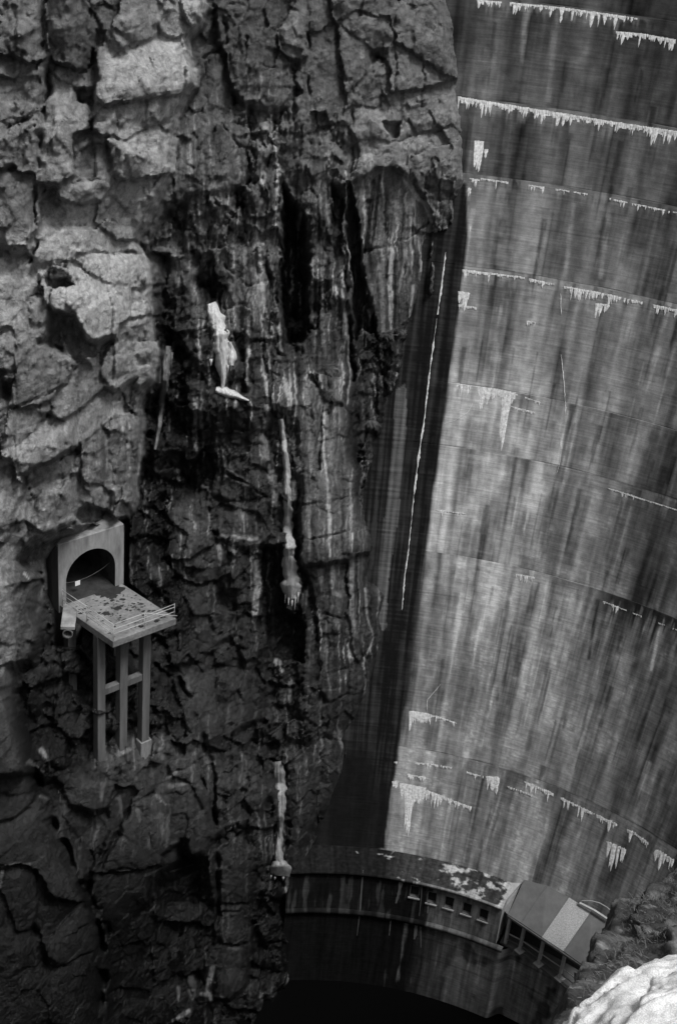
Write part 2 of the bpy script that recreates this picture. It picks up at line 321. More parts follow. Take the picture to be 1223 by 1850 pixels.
# region, outline (enlarged 2.718x), offset m, tilt x, tilt y (m per 100 px), bevel px, tone (clefts and hollows have shade painted in), relief, name
BL = [
 # ---- pale buttress, upper left
 (z1,[(0,-90),(225,-90),(235,150),(225,260),(120,330),(0,220)],.5,.2,.4,9,.21,.8,'rock_block'),
 (z1,[(-90,300),(90,290),(190,330),(220,520),(140,585),(60,520),(0,610),(-90,600)],.5,.3,.3,8,.22,.7,'rock_block'),
 (z1,[(235,60),(250,-60),(435,-60),(438,130),(400,240),(380,310),(355,320),(300,290),(255,230)],1.5,.2,-.3,16,.24,.5,'rock_fang'),
 (z1,[(-90,650),(130,600),(215,530),(230,600),(200,840),(130,820),(90,770),(0,800),(-90,800)],1.0,-.2,.5,9,.24,.8,'rock_block'),
 (z1,[(235,350),(350,340),(335,430),(325,540),(400,550),(405,610),(340,615),(350,700),(370,860),(300,875),(205,870),(225,600)],.8,.3,.3,9,.34,.5,'rock_pillar'),
 (z1,[(262,590),(325,585),(330,700),(310,780),(270,780),(255,690)],1.3,0,.2,9,.36,.4,'rock_knob'),
 (z1,[(20,890),(150,880),(165,1000),(160,1120),(100,1165),(25,1140),(5,1000)],.9,.3,.2,12,.15,.4,'rock_block'),
 (z1,[(190,335),(225,340),(238,385),(215,410),(188,380)],.8,0,0,8,.2,.4,'rock_knob'),
 (z1,[(445,-60),(580,-60),(575,60),(530,130),(480,205),(440,180)],.0,0,.3,8,.13,.8,'rock_block'),
 (z1,[(590,30),(640,-30),(720,-30),(735,110),(715,200),(680,230),(600,180),(570,130)],1.3,.1,-.2,14,.26,.5,'rock_block'),
 (z1,[(545,180),(600,180),(690,235),(640,285),(570,275),(540,230)],.9,0,-.2,8,.24,.5,'rock_block'),
 (z1,[(800,-40),(870,15),(895,100),(920,180),(880,190),(830,150),(800,100)],1.1,.2,.2,9,.28,.5,'rock_block'),
 (z1,[(900,30),(940,5),(1000,60),(1010,130),(970,145),(920,90)],1.7,.2,.4,10,.3,.4,'rock_knob'),
 (z1,[(510,260),(570,290),(720,220),(940,180),(950,330),(965,430),(930,470),(700,500),(530,520),(510,480),(530,400)],1.5,.1,.5,10,.37,.5,'rock_block'),
 (z1,[(530,440),(640,400),(790,410),(905,420),(905,465),(700,498),(540,515)],2.0,.1,.1,7,.27,.6,'rock_ledge'),
 (z1,[(905,340),(945,345),(965,430),(920,465),(900,420)],2.2,0,.2,7,.36,.4,'rock_knob'),
 (z1,[(500,540),(700,505),(930,475),(880,570),(700,640),(600,700),(560,660),(510,660)],1.0,.1,.2,8,.36,.7,'rock_block'),
 (z1,[(530,690),(620,690),(700,640),(870,575),(865,720),(850,850),(690,870),(620,870),(560,780)],1.0,.2,.4,8,.37,.8,'rock_block'),
 (z1,[(370,690),(530,680),(540,770),(520,890),(380,890),(360,760)],.2,.2,.2,8,.16,.6,'rock_face'),
 (z1,[(330,895),(505,900),(500,995),(420,1000),(330,985)],.9,.1,.2,9,.25,.6,'rock_block'),
 (z1,[(490,1010),(640,900),(830,870),(800,960),(740,1090),(700,1190),(590,1170),(470,1100)],.9,.3,.6,9,.36,.6,'rock_face'),
 (z1,[(245,1000),(480,1010),(470,1100),(590,1180),(690,1200),(670,1230),(400,1240),(200,1250),(220,1100)],.5,.1,.4,8,.36,.7,'rock_face'),
 # ---- pale buttress, middle
 (z4,[(390,30),(640,15),(690,60),(655,190),(560,180),(440,110)],.9,.1,.5,8,.46,.5,'rock_face'),
 (z4,[(380,90),(450,120),(560,185),(650,200),(640,310),(570,400),(480,420),(400,330),(260,250),(280,200),(370,180)],1.3,.2,.7,9,.46,.5,'rock_face'),
 (z4,[(255,300),(370,320),(430,430),(500,520),(370,580),(310,470)],-.9,.2,-.3,10,.15,.5,'rock_hollow'),
 (z4,[(225,130),(330,140),(370,180),(270,200),(230,180)],-.7,0,-.3,8,.14,.5,'rock_hollow'),
 (z4,[(-90,130),(130,60),(150,150),(80,330),(0,390),(-90,390)],.6,.2,.5,8,.33,.6,'rock_face'),
 (z4,[(690,40),(750,60),(755,200),(690,190),(660,170)],.6,.1,.2,8,.28,.9,'rock_block'),
 (z4,[(655,200),(750,210),(755,300),(680,330),(640,310)],.7,.1,.4,8,.3,.9,'rock_block'),
 (z4,[(590,370),(750,340),(760,440),(650,470)],.5,.2,.3,8,.27,.9,'rock_block'),
 (z4,[(650,470),(770,460),(785,500),(760,550),(700,560)],.9,.1,.2,9,.26,.7,'rock_block'),
 (z4,[(700,610),(750,570),(780,610),(775,650),(740,685),(700,660)],1.2,0,.2,8,.2,.4,'rock_knob'),
 (z4,[(540,560),(620,480),(650,560),(640,610),(570,655),(540,620)],1.2,0,.4,12,.32,.5,'rock_knob'),
 (z4,[(300,690),(400,600),(470,640),(475,700),(430,760),(330,840),(295,830)],.9,.2,.5,9,.3,.6,'rock_slab'),
 (z4,[(150,530),(210,510),(350,590),(330,660),(200,730),(120,770),(110,690)],1.1,.1,.2,12,.2,.6,'rock_block'),
 (z4,[(80,340),(140,320),(150,450),(110,530),(85,450)],.9,0,.1,10,.26,.6,'rock_block'),
 (z4,[(-90,400),(80,400),(85,520),(40,560),(-90,560)],.8,.1,.4,10,.28,.6,'rock_block'),
 (z4,[(140,270),(200,275),(200,400),(150,400)],.8,0,.2,9,.28,.6,'rock_block'),
 (z4,[(100,800),(160,790),(165,900),(110,940),(85,860)],.8,.1,.2,9,.22,.6,'rock_block'),
 (z4,[(160,900),(300,845),(520,720),(520,860),(430,950),(290,1020),(110,1110),(110,1000)],.9,.2,.7,8,.3,.6,'rock_slab'),
 (z4,[(110,1110),(400,960),(430,1060),(330,1130),(120,1180)],-.3,0,.1,7,.14,.8,'rock_hollow'),
 (z4,[(420,950),(520,870),(700,830),(710,1000),(650,1160),(440,1150)],.5,.1,.1,8,.17,1.0,'rock_face'),
 (z4,[(100,1250),(300,1150),(500,1160),(520,1270),(350,1300),(200,1359),(90,1359)],.4,.1,.7,8,.28,1.1,'rock_ledge'),
 (z4,[(-90,1050),(60,1080),(90,1250),(80,1359),(0,1420),(-90,1400)],.9,.1,.4,8,.27,.8,'rock_block'),
 (z4,[(365,1310),(420,1240),(500,1260),(560,1310),(560,1345),(400,1350)],-1.3,0,0,7,.12,1,'rock_hollow'),
 # ---- left strip beside the portal
 (z7,[(-90,150),(40,280),(70,500),(80,800),(30,830),(-90,830)],1.0,.2,.2,9,.24,.6,'rock_pillar'),
 (z7,[(-90,840),(75,800),(80,900),(20,960),(-90,950)],1.1,.1,.3,9,.2,.6,'rock_block'),
 (z7,[(-90,970),(60,1000),(110,1200),(170,1580),(80,1680),(-90,1720)],1.6,.3,.0,10,.1,.5,'rock_pillar'),
 (z7,[(50,130),(130,110),(230,240),(220,330),(130,400),(90,300)],.5,.1,.3,8,.16,.9,'rock_block'),
 (z7,[(60,480),(180,430),(215,560),(190,700),(90,830),(80,700)],.2,.1,.2,9,.10,.9,'rock_block'),
 # ---- dark wall, top centre
 (z1,[(1010,60),(1105,30),(1115,210),(1050,250),(945,340),(940,190)],-.2,0,.2,8,.11,.7,'rock_face'),
 (z1,[(880,600),(960,480),(1090,280),(1110,400),(1100,600),(1170,720),(1170,880),(930,925),(860,860)],.5,.1,.4,9,.15,.6,'rock_slab'),
 (z2,[(20,50),(100,-60),(300,-60),(330,60),(280,150),(270,260),(310,430),(270,510),(200,480),(120,470),(70,400),(20,200)],.7,-.1,.2,8,.12,.7,'rock_slab'),
 (z2,[(265,170),(330,70),(405,70),(410,270),(350,260),(300,260)],1.0,.1,.3,6,.2,.6,'rock_block'),
 (z2,[(415,-60),(525,-60),(530,90),(490,150),(430,150)],.4,0,.2,8,.14,.7,'rock_block'),
 (z2,[(530,-60),(820,-60),(815,80),(760,95),(660,55),(590,95),(540,70)],1.1,0,.1,11,.13,.6,'rock_block'),
 (z2,[(590,110),(660,60),(770,100),(845,85),(860,200),(700,215),(640,160)],.9,0,.4,9,.17,.6,'rock_block'),
 (z2,[(580,150),(690,200),(680,400),(620,440),(600,380),(585,260)],.8,.1,.1,8,.13,.4,'rock_slab'),
 (z2,[(430,160),(560,150),(600,380),(580,520),(520,480),(430,520)],.1,0,.1,8,.12,.5,'rock_slab'),
 (z2,[(820,80),(950,40),(1080,30),(1130,100),(1160,300),(1160,380),(1120,390),(860,210)],1.3,-.1,.3,10,.15,.6,'rock_block'),
 (z2,[(850,215),(1115,395),(990,440),(850,460),(850,300)],1.0,0,.3,9,.15,.6,'rock_block'),
 (z2,[(680,410),(790,360),(805,490),(760,520),(630,515),(640,450)],.5,0,.2,8,.12,.6,'rock_block'),
 (z2,[(640,530),(780,520),(850,465),(1000,445),(1150,400),(1150,600),(960,620),(880,680),(800,700),(750,670),(640,700)],.3,0,.2,7,.24,.6,'rock_band'),
 (z2,[(640,705),(760,680),(880,700),(1120,640),(1130,700),(930,760),(780,800),(700,860),(645,880)],.2,0,.15,7,.26,.6,'rock_band'),
 (z2,[(785,600),(880,605),(865,670),(830,680)],-.5,0,-.4,5,.08,.4,'rock_hollow'),
 (z2,[(930,770),(1120,705),(1210,720),(1205,920),(1130,970),(1000,900)],.9,0,.2,9,.16,.9,'rock_block'),
 (z2,[(1000,900),(1130,970),(1150,1000),(1140,1100),(1060,1060)],.6,0,0,8,.15,.8,'rock_block'),
 # ---- right slab under the overhang, slots and ribs
 (z2,[(645,900),(760,820),(860,830),(1000,960),(1040,1090),(1035,1359),(1000,1530),(840,1630),(760,1630),(720,1450),(690,1359),(640,1000)],-.25,.1,.15,8,.16,.3,'rock_slab'),
 (z2,[(300,720),(420,700),(530,750),(530,1100),(520,1359),(440,1359),(430,1080),(380,1040),(350,960)],.5,0,.1,8,.13,1.3,'rock_rib'),
 (z2,[(285,870),(370,980),(440,1090),(440,1359),(430,1690),(300,1690),(262,1359),(270,1170)],-3.6,0,0,20,.02,1.2,'rock_cleft'),
 (z2,[(540,900),(600,920),(600,1180),(590,1359),(545,1359)],-.8,0,0,8,.05,.8,'rock_cleft'),
 (z2,[(605,900),(640,900),(700,1250),(700,1560),(650,1700),(640,1359),(615,1100)],-2.0,0,0,6,.035,.5,'rock_cleft'),
 (z5,[(690,380),(700,240),(712,220),(722,390)],-1.6,0,0,4,.025,.3,'rock_cleft'),
 (z5,[(725,400),(735,330),(748,310),(765,402)],-1.6,0,0,4,.025,.3,'rock_cleft'),
 (z5,[(560,330),(600,330),(630,520),(640,640),(620,780),(605,760),(600,640),(450,600),(440,480)],.2,.1,.2,7,.11,.5,'rock_rib'),
 (z5,[(450,600),(600,650),(605,770),(560,780),(500,700)],1.4,.1,.5,8,.2,.4,'rock_block'),
 (z5,[(375,640),(450,650),(500,760),(480,1050),(440,1130),(410,820)],.8,.1,.2,7,.19,.5,'rock_rib'),
 (z5,[(500,760),(590,790),(605,1000),(640,1150),(600,1180),(500,1100),(480,900)],1.5,0,.4,8,.21,.5,'rock_rib'),
 (z5,[(430,1130),(500,1110),(640,1160),(630,1230),(520,1260),(430,1300)],1.9,0,.4,7,.2,.5,'rock_block'),
 (z8,[(430,20),(520,40),(625,0),(660,80),(690,180),(710,240),(640,290),(500,340),(430,310)],2.3,.1,.5,8,.18,.4,'rock_block'),
 (z8,[(450,350),(600,320),(620,480),(600,600),(510,590),(480,450)],.9,0,.2,7,.15,.4,'rock_rib'),
 (z8,[(625,310),(690,280),(690,420),(660,600),(660,790),(630,690),(620,480)],1.3,0,.1,7,.17,.4,'rock_rib'),
 (z8,[(515,595),(630,600),(640,690),(520,730)],1.0,0,.2,7,.1,.5,'rock_block'),
 (z8,[(515,740),(645,705),(650,830),(520,860)],1.0,0,.2,7,.08,.4,'rock_block'),
 (z8,[(515,865),(650,840),(680,960),(560,980),(520,920)],1.1,0,.3,7,.1,.5,'rock_block'),
 (z8,[(570,985),(680,960),(650,1060),(560,1150)],.8,.2,-.4,7,.06,.5,'rock_block'),
 (z8,[(700,400),(730,385),(770,470),(755,560),(740,690),(705,770),(690,600)],1.3,0,.1,7,.09,.5,'rock_rib'),
 (z8,[(755,560),(790,700),(740,850),(700,780),(740,690)],1.0,0,0,7,.06,.5,'rock_rib'),
 (z8,[(410,640),(440,720),(455,870),(410,850)],.5,0,0,6,.11,.4,'rock_rib'),
 (z8,[(200,230),(300,230),(320,540),(410,620),(400,810),(250,780),(195,500)],-1.6,0,0,10,.025,.6,'rock_cleft'),
 # ---- dark central wall
 (z4,[(880,100),(1000,60),(1010,110),(940,170),(1000,260),(900,260),(860,200)],.3,0,.2,7,.18,.8,'rock_face'),
 (z4,[(1140,60),(1223,40),(1300,180),(1290,420),(1180,380),(1130,180)],.4,0,.2,7,.19,.8,'rock_face'),
 (z4,[(900,300),(1000,280),(1040,400),(980,430),(910,440)],.5,0,.3,7,.15,.9,'rock_block'),
 (z4,[(930,450),(1040,430),(1040,510),(980,520)],.6,0,.3,7,.08,.8,'rock_block'),
 (z4,[(950,680),(1060,690),(1110,740),(1100,790),(960,760)],.8,0,.4,7,.09,.8,'rock_ledge'),
 (z5,[(0,740),(130,750),(190,800),(190,860),(100,920),(0,900)],.9,0,-.2,8,.05,.9,'rock_block'),
 (z5,[(0,920),(170,900),(230,1100),(250,1250),(100,1240),(0,1180)],.6,0,.2,9,.06,1.0,'rock_block'),
 (z5,[(150,520),(210,510),(220,640),(190,760),(150,640)],.5,0,.1,7,.11,.7,'rock_block'),
 (z5,[(275,600),(310,570),(375,580),(360,700),(330,760),(290,740)],.9,0,.3,7,.12,.7,'rock_block'),
 (z7,[(870,40),(930,30),(1000,140),(1010,230),(930,300),(860,260)],.7,.1,.4,9,.15,.9,'rock_block'),
 (z7,[(1090,60),(1300,-10),(1320,180),(1223,205),(1110,180)],.7,0,.2,8,.13,.8,'rock_block'),
 (z7,[(880,320),(930,310),(1000,260),(1080,280),(1060,400),(960,410)],.4,0,.4,8,.09,.8,'rock_block'),
 (z7,[(730,310),(790,350),(790,400),(750,380)],.8,.1,.3,6,.16,.4,'rock_knob'),
 (z7,[(920,430),(1100,420),(1120,640),(1000,720),(930,650)],.3,0,.3,9,.07,1.1,'rock_block'),
 (z7,[(880,850),(950,850),(1040,880),(1060,1100),(960,1140),(930,1020)],.6,-.1,.2,9,.1,.7,'rock_block'),
 (z7,[(1080,860),(1223,840),(1260,1050),(1140,1120),(1070,1060)],.4,0,.2,9,.07,1.0,'rock_block'),
 # ---- bottom of the gorge
 (z10,[(-90,380),(80,330),(200,250),(270,360),(330,520),(380,600),(390,740),(280,720),(180,570),(90,550),(-90,560)],1.8,.1,.6,10,.09,.7,'rock_block'),
 (z10,[(-60,570),(150,570),(190,770),(95,890),(60,700)],1.3,.2,.2,9,.08,.5,'rock_slab'),
 (z10,[(190,590),(280,730),(390,745),(250,920),(200,800)],1.2,0,.1,9,.06,.5,'rock_slab'),
 (z10,[(250,930),(400,765),(480,880),(500,960),(440,1000),(300,1050)],1.9,.1,.5,9,.1,.7,'rock_block'),
 (z10,[(300,1060),(500,970),(490,1500),(330,1500),(270,1180)],1.6,.2,0,10,.06,.7,'rock_block'),
 (z10,[(-90,620),(60,860),(200,970),(260,1170),(200,1500),(-90,1500)],1.3,.1,.3,10,.06,.8,'rock_block'),
 (z10,[(330,150),(480,110),(560,190),(500,270),(380,250)],.9,.1,.5,9,.11,.9,'rock_block'),
 (z10,[(480,40),(600,-40),(800,-60),(830,60),(770,150),(600,190),(500,120)],.6,.1,.8,8,.14,1.1,'rock_ledge'),
 (z10,[(570,200),(640,190),(640,330),(590,380)],.4,0,0,7,.07,.5,'rock_slab'),
 (z10,[(600,380),(650,300),(710,320),(750,560),(600,600),(490,600),(540,540)],1.5,.1,.4,9,.12,.5,'rock_slab'),
 (z10,[(640,290),(800,170),(860,180),(830,330),(850,440),(750,500),(720,340)],1.2,.1,.3,8,.12,.8,'rock_block'),
 (z10,[(865,180),(935,170),(1000,300),(940,400),(860,420),(840,330)],1.2,0,.3,8,.12,.7,'rock_block'),
 (z10,[(840,80),(960,90),(1040,280),(1030,400),(970,500),(940,380),(1000,300),(930,170)],1.5,0,.2,8,.12,.6,'rock_slab'),
 (z10,[(490,620),(740,600),(710,720),(590,850),(540,820),(480,710)],1.0,.1,-.3,9,.09,.8,'rock_block'),
 (z10,[(745,640),(850,560),(990,500),(1040,600),(1030,780),(960,840),(800,860),(720,780)],-1.6,0,0,34,.03,1.2,'rock_hollow'),
 (z10,[(1060,550),(1150,480),(1210,540),(1200,760),(1080,740)],1.2,0,.2,9,.1,.7,'rock_pillar'),
 (z10,[(1090,780),(1200,770),(1190,960),(1100,940)],1.1,0,.3,9,.1,.9,'rock_block'),
 (z10,[(1100,980),(1195,960),(1180,1120),(1110,1200)],1.0,0,.3,9,.12,.6,'rock_block'),
 (z10,[(1000,70),(1223,60),(1300,200),(1200,330),(1060,360),(1040,200)],.7,0,.3,8,.1,1.2,'rock_block'),
 (z11,[(370,90),(440,70),(430,330),(400,500),(380,480)],.8,0,.1,8,.1,.6,'rock_rib'),
 (z11,[(490,20),(560,10),(595,120),(570,210),(500,280)],.7,0,0,8,.1,.7,'rock_rib'),
 (z11,[(350,520),(420,500),(405,690),(350,660)],1.0,0,0,7,.14,.4,'rock_block'),
]
PORTAL_HOLE = [(86,1012),(113,976),(229,938),(228,1056),(258,1080),(205,1112),(150,1112),(142,1165),(104,1165),(100,1100),(86,1072)]
def cliff_detail(x, y):
    """offset (m) toward the canyon, tone, wetness and block number of the wall seen at photo position x, y"""
    wx = x + 7*fbm(x/38, y/38, 3, 1) + 2.6*fbm(x/9, y/9, 2, 5); wy = y + 7*fbm(x/38, y/38, 3, 2) + 2.6*fbm(x/9, y/9, 2, 6)
    lev = np.zeros_like(x)
    b = sdf(wx, wy, BUTTRESS); lev += 3.2*sstep(-3, 16, b) + 0.5*sstep(0, 90, b)
    hw = sdf(x, y, PORTAL_HOLE)
    kin = sstep(-3, 4, b); tone = TONE(wx, wy)*(1-kin)+TONE_IN(wx, wy)*kin
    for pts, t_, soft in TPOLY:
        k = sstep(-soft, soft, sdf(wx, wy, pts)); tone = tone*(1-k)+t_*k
    wet = sstep(.13, .06, tone)
    blk = np.full(x.shape, -1, np.int32)
    D = lev.copy(); rough = np.ones_like(x)
    # broken rock between the outlined blocks
    sm = STREAK(x, y)
    rm = sstep(-.25, .35, fbm(x/120, y/120, 3, 21)); rm2 = sstep(-.2, .4, fbm(x/60+9, y/80, 3, 23))
    f1, f2, c, vx, vy = voro(wx/64+y*.002, wy/88, 31)
    A = (h1(c, 3)-.5)*.9 + vx*(h1(c, 4)-.5)*1.5 + vy*(h1(c, 5)+.1)*1.5 - (1-sstep(.0, .09, f2-f1))*.12*rm2
    f1, f2, cv, vx, vy = voro(wx/30+.25*noise(wy/90, wx/90, 33), wy/190, 35)      # tall vertical joints
    A = A*(1-.55*sm) + sm*((h1(cv, 3)-.5)*1.1 + vx*(h1(cv, 4)-.5)*1.1 + vy*(h1(cv, 5)-.3)*.8 - (1-sstep(0, .08, f2-f1))*.14)
    rm = rm*(1-.45*kin)
    f1, f2, c2, vx, vy = voro(wx/25+3, wy/36+y*.003, 47)
    B = ((h1(c2, 3)-.5)*.42 + vx*(h1(c2, 4)-.5)*1.0 + vy*(h1(c2, 5)-.3)*1.0 - (1-sstep(.0, .1, f2-f1))*.05)*(.25+.95*rm)
    f1, f2, c3, vx, vy = voro(wx/9.5, wy/12.5, 59)
    Cc = ((h1(c3, 3)-.5)*.16 + vx*(h1(c3, 4)-.5)*.45 + vy*(h1(c3, 5)-.3)*.45)*(.1+rm*rm2*1.1)
    # angular relief: flat facets fitted to a smooth form, at three sizes; a rounder mix on the weathered buttress
    def big(u, v): return fbm(u/85, v/70, 3, 71, .55)*2.3
    def mid(u, v): return fbm(u/30, v/36, 2, 75, .5)*.85
    def tall(u, v): return fbm(u/32, v/150, 3, 78, .55)*1.7
    def facet(fn, sx, sy, seed):
        f1, f2, c_, vx, vy = voro(x/sx, y/sy, seed, .95); cx = x-vx*sx; cy = y-vy*sy; hx = .4*sx; hy = .4*sy
        f0 = fn(cx, cy); gx = (fn(cx+hx, cy)-fn(cx-hx, cy))/(2*hx); gy = (fn(cx, cy+hy)-fn(cx, cy-hy))/(2*hy)
        return f0 + gx*vx*sx + gy*vy*sy + (h1(c_, 13)-.5)*.12*min(1, sx/20)
    fbig = facet(big, 34, 46, 701); fmid = facet(mid, 13, 17, 703); ftall = facet(tall, 15, 62, 705)
    rnd = .22*kin
    fb = (fbig*(1-rnd)+big(wx, wy)*rnd)*(1-.45*sm) + ftall*sm*.75 + (fmid*(1-rnd)+mid(wx, wy)*rnd)*(.45+.65*rm2)
    fb = fb + kin*.75*facet(lambda u, v: fbm(u/60, v/210, 2, 709, .5)*2.2, 30, 90, 711)
    calm = 1-.85*sstep(1340, 1430, y)*sstep(420, 340, x); fb = fb*(.55+.45*calm); B = B*calm; Cc = Cc*calm; A = A*(.3+.7*calm)
    fb = fb + calm*facet(lambda u, v: fbm(u/11, v/13, 2, 77, .5)*.34, 5.5, 7, 707)*(.35+.75*rm)
    st = ridged(wx/90+.3*wy/90, wy/17, 3, 81)*.14*rm2      # thin strata
    tone = tone*(1+.30*(h1(c, 9)-.5)+.22*(h1(c2, 9)-.5))
    off = A*(1+.3*kin) + .15 + .05*kin; cover = np.zeros_like(x)
    best = np.full(x.shape, -99.0)                       # every spot belongs to its nearest block: blocks meet in steps
    for k, (org, pts, o, tx, ty, bev, tn, rg, nm) in enumerate(BL):
        P = Z(org[0], org[1], pts); deep = o < 0
        xs = [p[0] for p in P]; ys = [p[1] for p in P]; g = 24
        m = (wx > min(xs)-g) & (wx < max(xs)+g) & (wy > min(ys)-g) & (wy < max(ys)+g)
        if not m.any(): continue
        ux = wx[m]; uy = wy[m]; s = sdf(ux, uy, P); bs_ = best[m]
        cx = sum(xs)/len(xs); cy = sum(ys)/len(ys)
        tyy = ty*(2.4 if kin[m].mean() > .5 else 1.4) if ty > 0 else ty*1.3
        hgt = o*1.1 + 1.6*tx*(ux-cx)/100 + tyy*(uy-cy)/100 + .3*sstep(0, 34, s)*np.sign(o)*min(1, abs(o)) - .10*(1-sstep(-6, bev, s))
        w = sstep(-1.5, bev if bev > 12 else bev*.55, s)
        if not deep:
            w = np.maximum(w, sstep(-2.5, 2.5, np.minimum(s, 0)-bs_)*sstep(-22, -10, s))
            best[m] = np.where(s > 0, s, np.maximum(bs_, s))
        off[m] = off[m]*(1-w) + hgt*w - .14*np.exp(-((s-.3)/1.6)**2)*sstep(.1, .5, noise(ux/26, uy/26, 63+k))
        cover[m] = np.maximum(cover[m], w); rough[m] = rough[m]*(1-w)+rg*w
        wt_ = sstep(-14, 14, s)*w*(.5 if kin[m].mean() > .5 else .65); tone[m] = tone[m]*(1-wt_)+tn*wt_; wet[m] = wet[m]*(1-wt_)+wt_*sstep(.14, .07, tn)
        blk[m] = np.where(w > .5, k, blk[m])
    D += off + (B*(1-.35*cover) + Cc*.5 + fb*(1-.15*cover) + st*.7)*rough*(1-.25*cover)
    # long cracks
    for pts, w, dp in CRACKS:
        xs = [p[0] for p in pts]; ys = [p[1] for p in pts]
        m = (x > min(xs)-20) & (x < max(xs)+20) & (y > min(ys)-20) & (y < max(ys)+20)
        dd, al = seg_dist(wx[m], wy[m], pts); D[m] -= dp*np.exp(-(dd/(w*(1+.5*noise(x[m]/17, y[m]/17, 67))))**2)*np.clip(.5+1.5*noise(x[m]/34, y[m]/34, 69), .05, 1)
    # recess round the tunnel portal and the free edge against the dam
    D = np.where(hw > -6, D*(1-sstep(-6, 2, hw)) - 9*sstep(-6, 2, hw), D)
    ed = sdf(x + .5*(wx-x), y + .5*(wy-y), CLIFF_EDGE)
    D = D + .0 - 1.1*(1-sstep(0, 22, ed)) - 30*(1-sstep(-7, 1, ed))
    # ---- stains: streaks of lime and of wet algae that follow the water down the wall
    s1 = fbm(wx/5.0, wy/110, 4, 91); s2 = fbm(wx/13, wy/160, 3, 95)
    sm = np.maximum(sm-.18, 0)*1.2; tone = tone*(1+sm*(1.3*s1+1.1*s2))
    hot = sstep(.2, .42, s1*.7+s2*.55+.13*fbm(wx/30, wy/30, 3, 97))*sm
    tone = tone*(1-hot) + .42*hot
    for pts, w, tn, st_ in STROKES:
        xs = [p[0] for p in pts]; ys = [p[1] for p in pts]
        m = (x > min(xs)-3*w-8) & (x < max(xs)+3*w+8) & (y > min(ys)-3*w-8) & (y < max(ys)+3*w+8)
        dd, al = seg_dist(x[m]*.75+wx[m]*.25, y[m]*.75+wy[m]*.25, pts)
        ww = w*(1+.7*fbm(x[m]/14, y[m]/45, 3, 111))*(1-.45*al)
        k = sstep(1.1, .45, dd/np.maximum(ww, .5))*st_*sstep(-.55, .1, fbm(x[m]/5, y[m]/36, 3, 121)+.12)
        tone[m] = tone[m]*(1-k)+tn*k
    tone = np.where(tone < .34, .34*(np.maximum(tone, .004)/.34)**(1.5-.2*sstep(330, 420, x)*sstep(520, 300, y)-.3*sstep(500, 600, x)*sstep(420, 300, y)+.16*sstep(1150, 1400, y)+.2*sstep(1380, 1600, y)+.4*sstep(1400, 1560, y)*sstep(330, 200, x)), tone)  # rock darker lower down: shade of the deep gorge painted into the tone
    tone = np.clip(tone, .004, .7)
    return D, tone, np.clip(wet, 0, 1), blk
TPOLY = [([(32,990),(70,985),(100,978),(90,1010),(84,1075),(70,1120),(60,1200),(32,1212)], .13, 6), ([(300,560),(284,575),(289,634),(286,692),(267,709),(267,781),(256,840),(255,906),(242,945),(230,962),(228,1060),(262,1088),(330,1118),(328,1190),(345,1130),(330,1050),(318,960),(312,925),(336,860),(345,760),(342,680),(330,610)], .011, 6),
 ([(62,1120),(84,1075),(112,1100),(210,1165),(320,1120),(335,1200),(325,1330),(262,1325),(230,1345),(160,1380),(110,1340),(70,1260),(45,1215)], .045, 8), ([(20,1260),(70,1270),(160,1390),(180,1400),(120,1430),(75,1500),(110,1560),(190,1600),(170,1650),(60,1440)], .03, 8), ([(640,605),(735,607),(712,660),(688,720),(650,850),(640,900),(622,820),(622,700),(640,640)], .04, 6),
 ([(545,1540),(545,1860),(510,1860),(505,1620),(530,1560)], .02, 5), ([(180,1600),(350,1540),(385,1650),(370,1860),(180,1860)], .03, 10), ([(440,1090),(545,1090),(548,1200),(470,1185)], .03, 8)]  # dark tones for gully, under platform and clefts; cleft shade painted in
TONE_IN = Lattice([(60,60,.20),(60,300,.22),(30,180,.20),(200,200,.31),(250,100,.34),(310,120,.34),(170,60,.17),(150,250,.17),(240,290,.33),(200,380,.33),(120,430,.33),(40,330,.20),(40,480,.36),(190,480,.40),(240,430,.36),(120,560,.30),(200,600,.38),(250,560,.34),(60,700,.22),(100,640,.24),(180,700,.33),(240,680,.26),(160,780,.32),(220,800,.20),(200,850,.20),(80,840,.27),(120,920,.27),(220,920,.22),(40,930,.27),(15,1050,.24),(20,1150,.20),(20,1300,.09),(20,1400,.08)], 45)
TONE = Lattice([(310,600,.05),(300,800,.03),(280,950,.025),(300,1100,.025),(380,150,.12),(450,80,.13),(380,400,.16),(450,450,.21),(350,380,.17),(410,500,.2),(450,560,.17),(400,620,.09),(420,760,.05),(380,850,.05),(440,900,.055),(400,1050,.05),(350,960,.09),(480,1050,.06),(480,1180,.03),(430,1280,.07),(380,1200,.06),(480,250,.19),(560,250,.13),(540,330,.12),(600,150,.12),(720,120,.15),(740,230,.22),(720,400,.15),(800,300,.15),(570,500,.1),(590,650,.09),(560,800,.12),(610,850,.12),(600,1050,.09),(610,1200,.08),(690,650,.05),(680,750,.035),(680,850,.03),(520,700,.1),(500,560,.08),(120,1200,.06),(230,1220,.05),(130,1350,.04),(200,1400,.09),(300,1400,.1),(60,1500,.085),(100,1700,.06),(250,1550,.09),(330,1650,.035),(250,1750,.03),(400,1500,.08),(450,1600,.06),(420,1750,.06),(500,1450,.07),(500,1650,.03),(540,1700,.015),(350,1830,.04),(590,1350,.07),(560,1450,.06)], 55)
STREAK = Lattice([(60,200,.1),(200,400,.15),(150,700,.25),(200,860,.55),(100,900,.3),(420,60,.25),(480,240,.6),(420,430,.8),(460,520,.9),(420,800,.55),(500,700,1.0),(540,560,1.0),(600,480,.9),(700,420,1.0),(740,520,1.0),(720,150,.2),(740,230,.35),(600,900,.5),(600,1080,.9),(450,1000,.6),(400,1200,.3),(680,720,.9),(80,1300,.2),(300,1400,.4),(300,1600,.3),(560,1400,.5),(100,1700,.15)], 70)
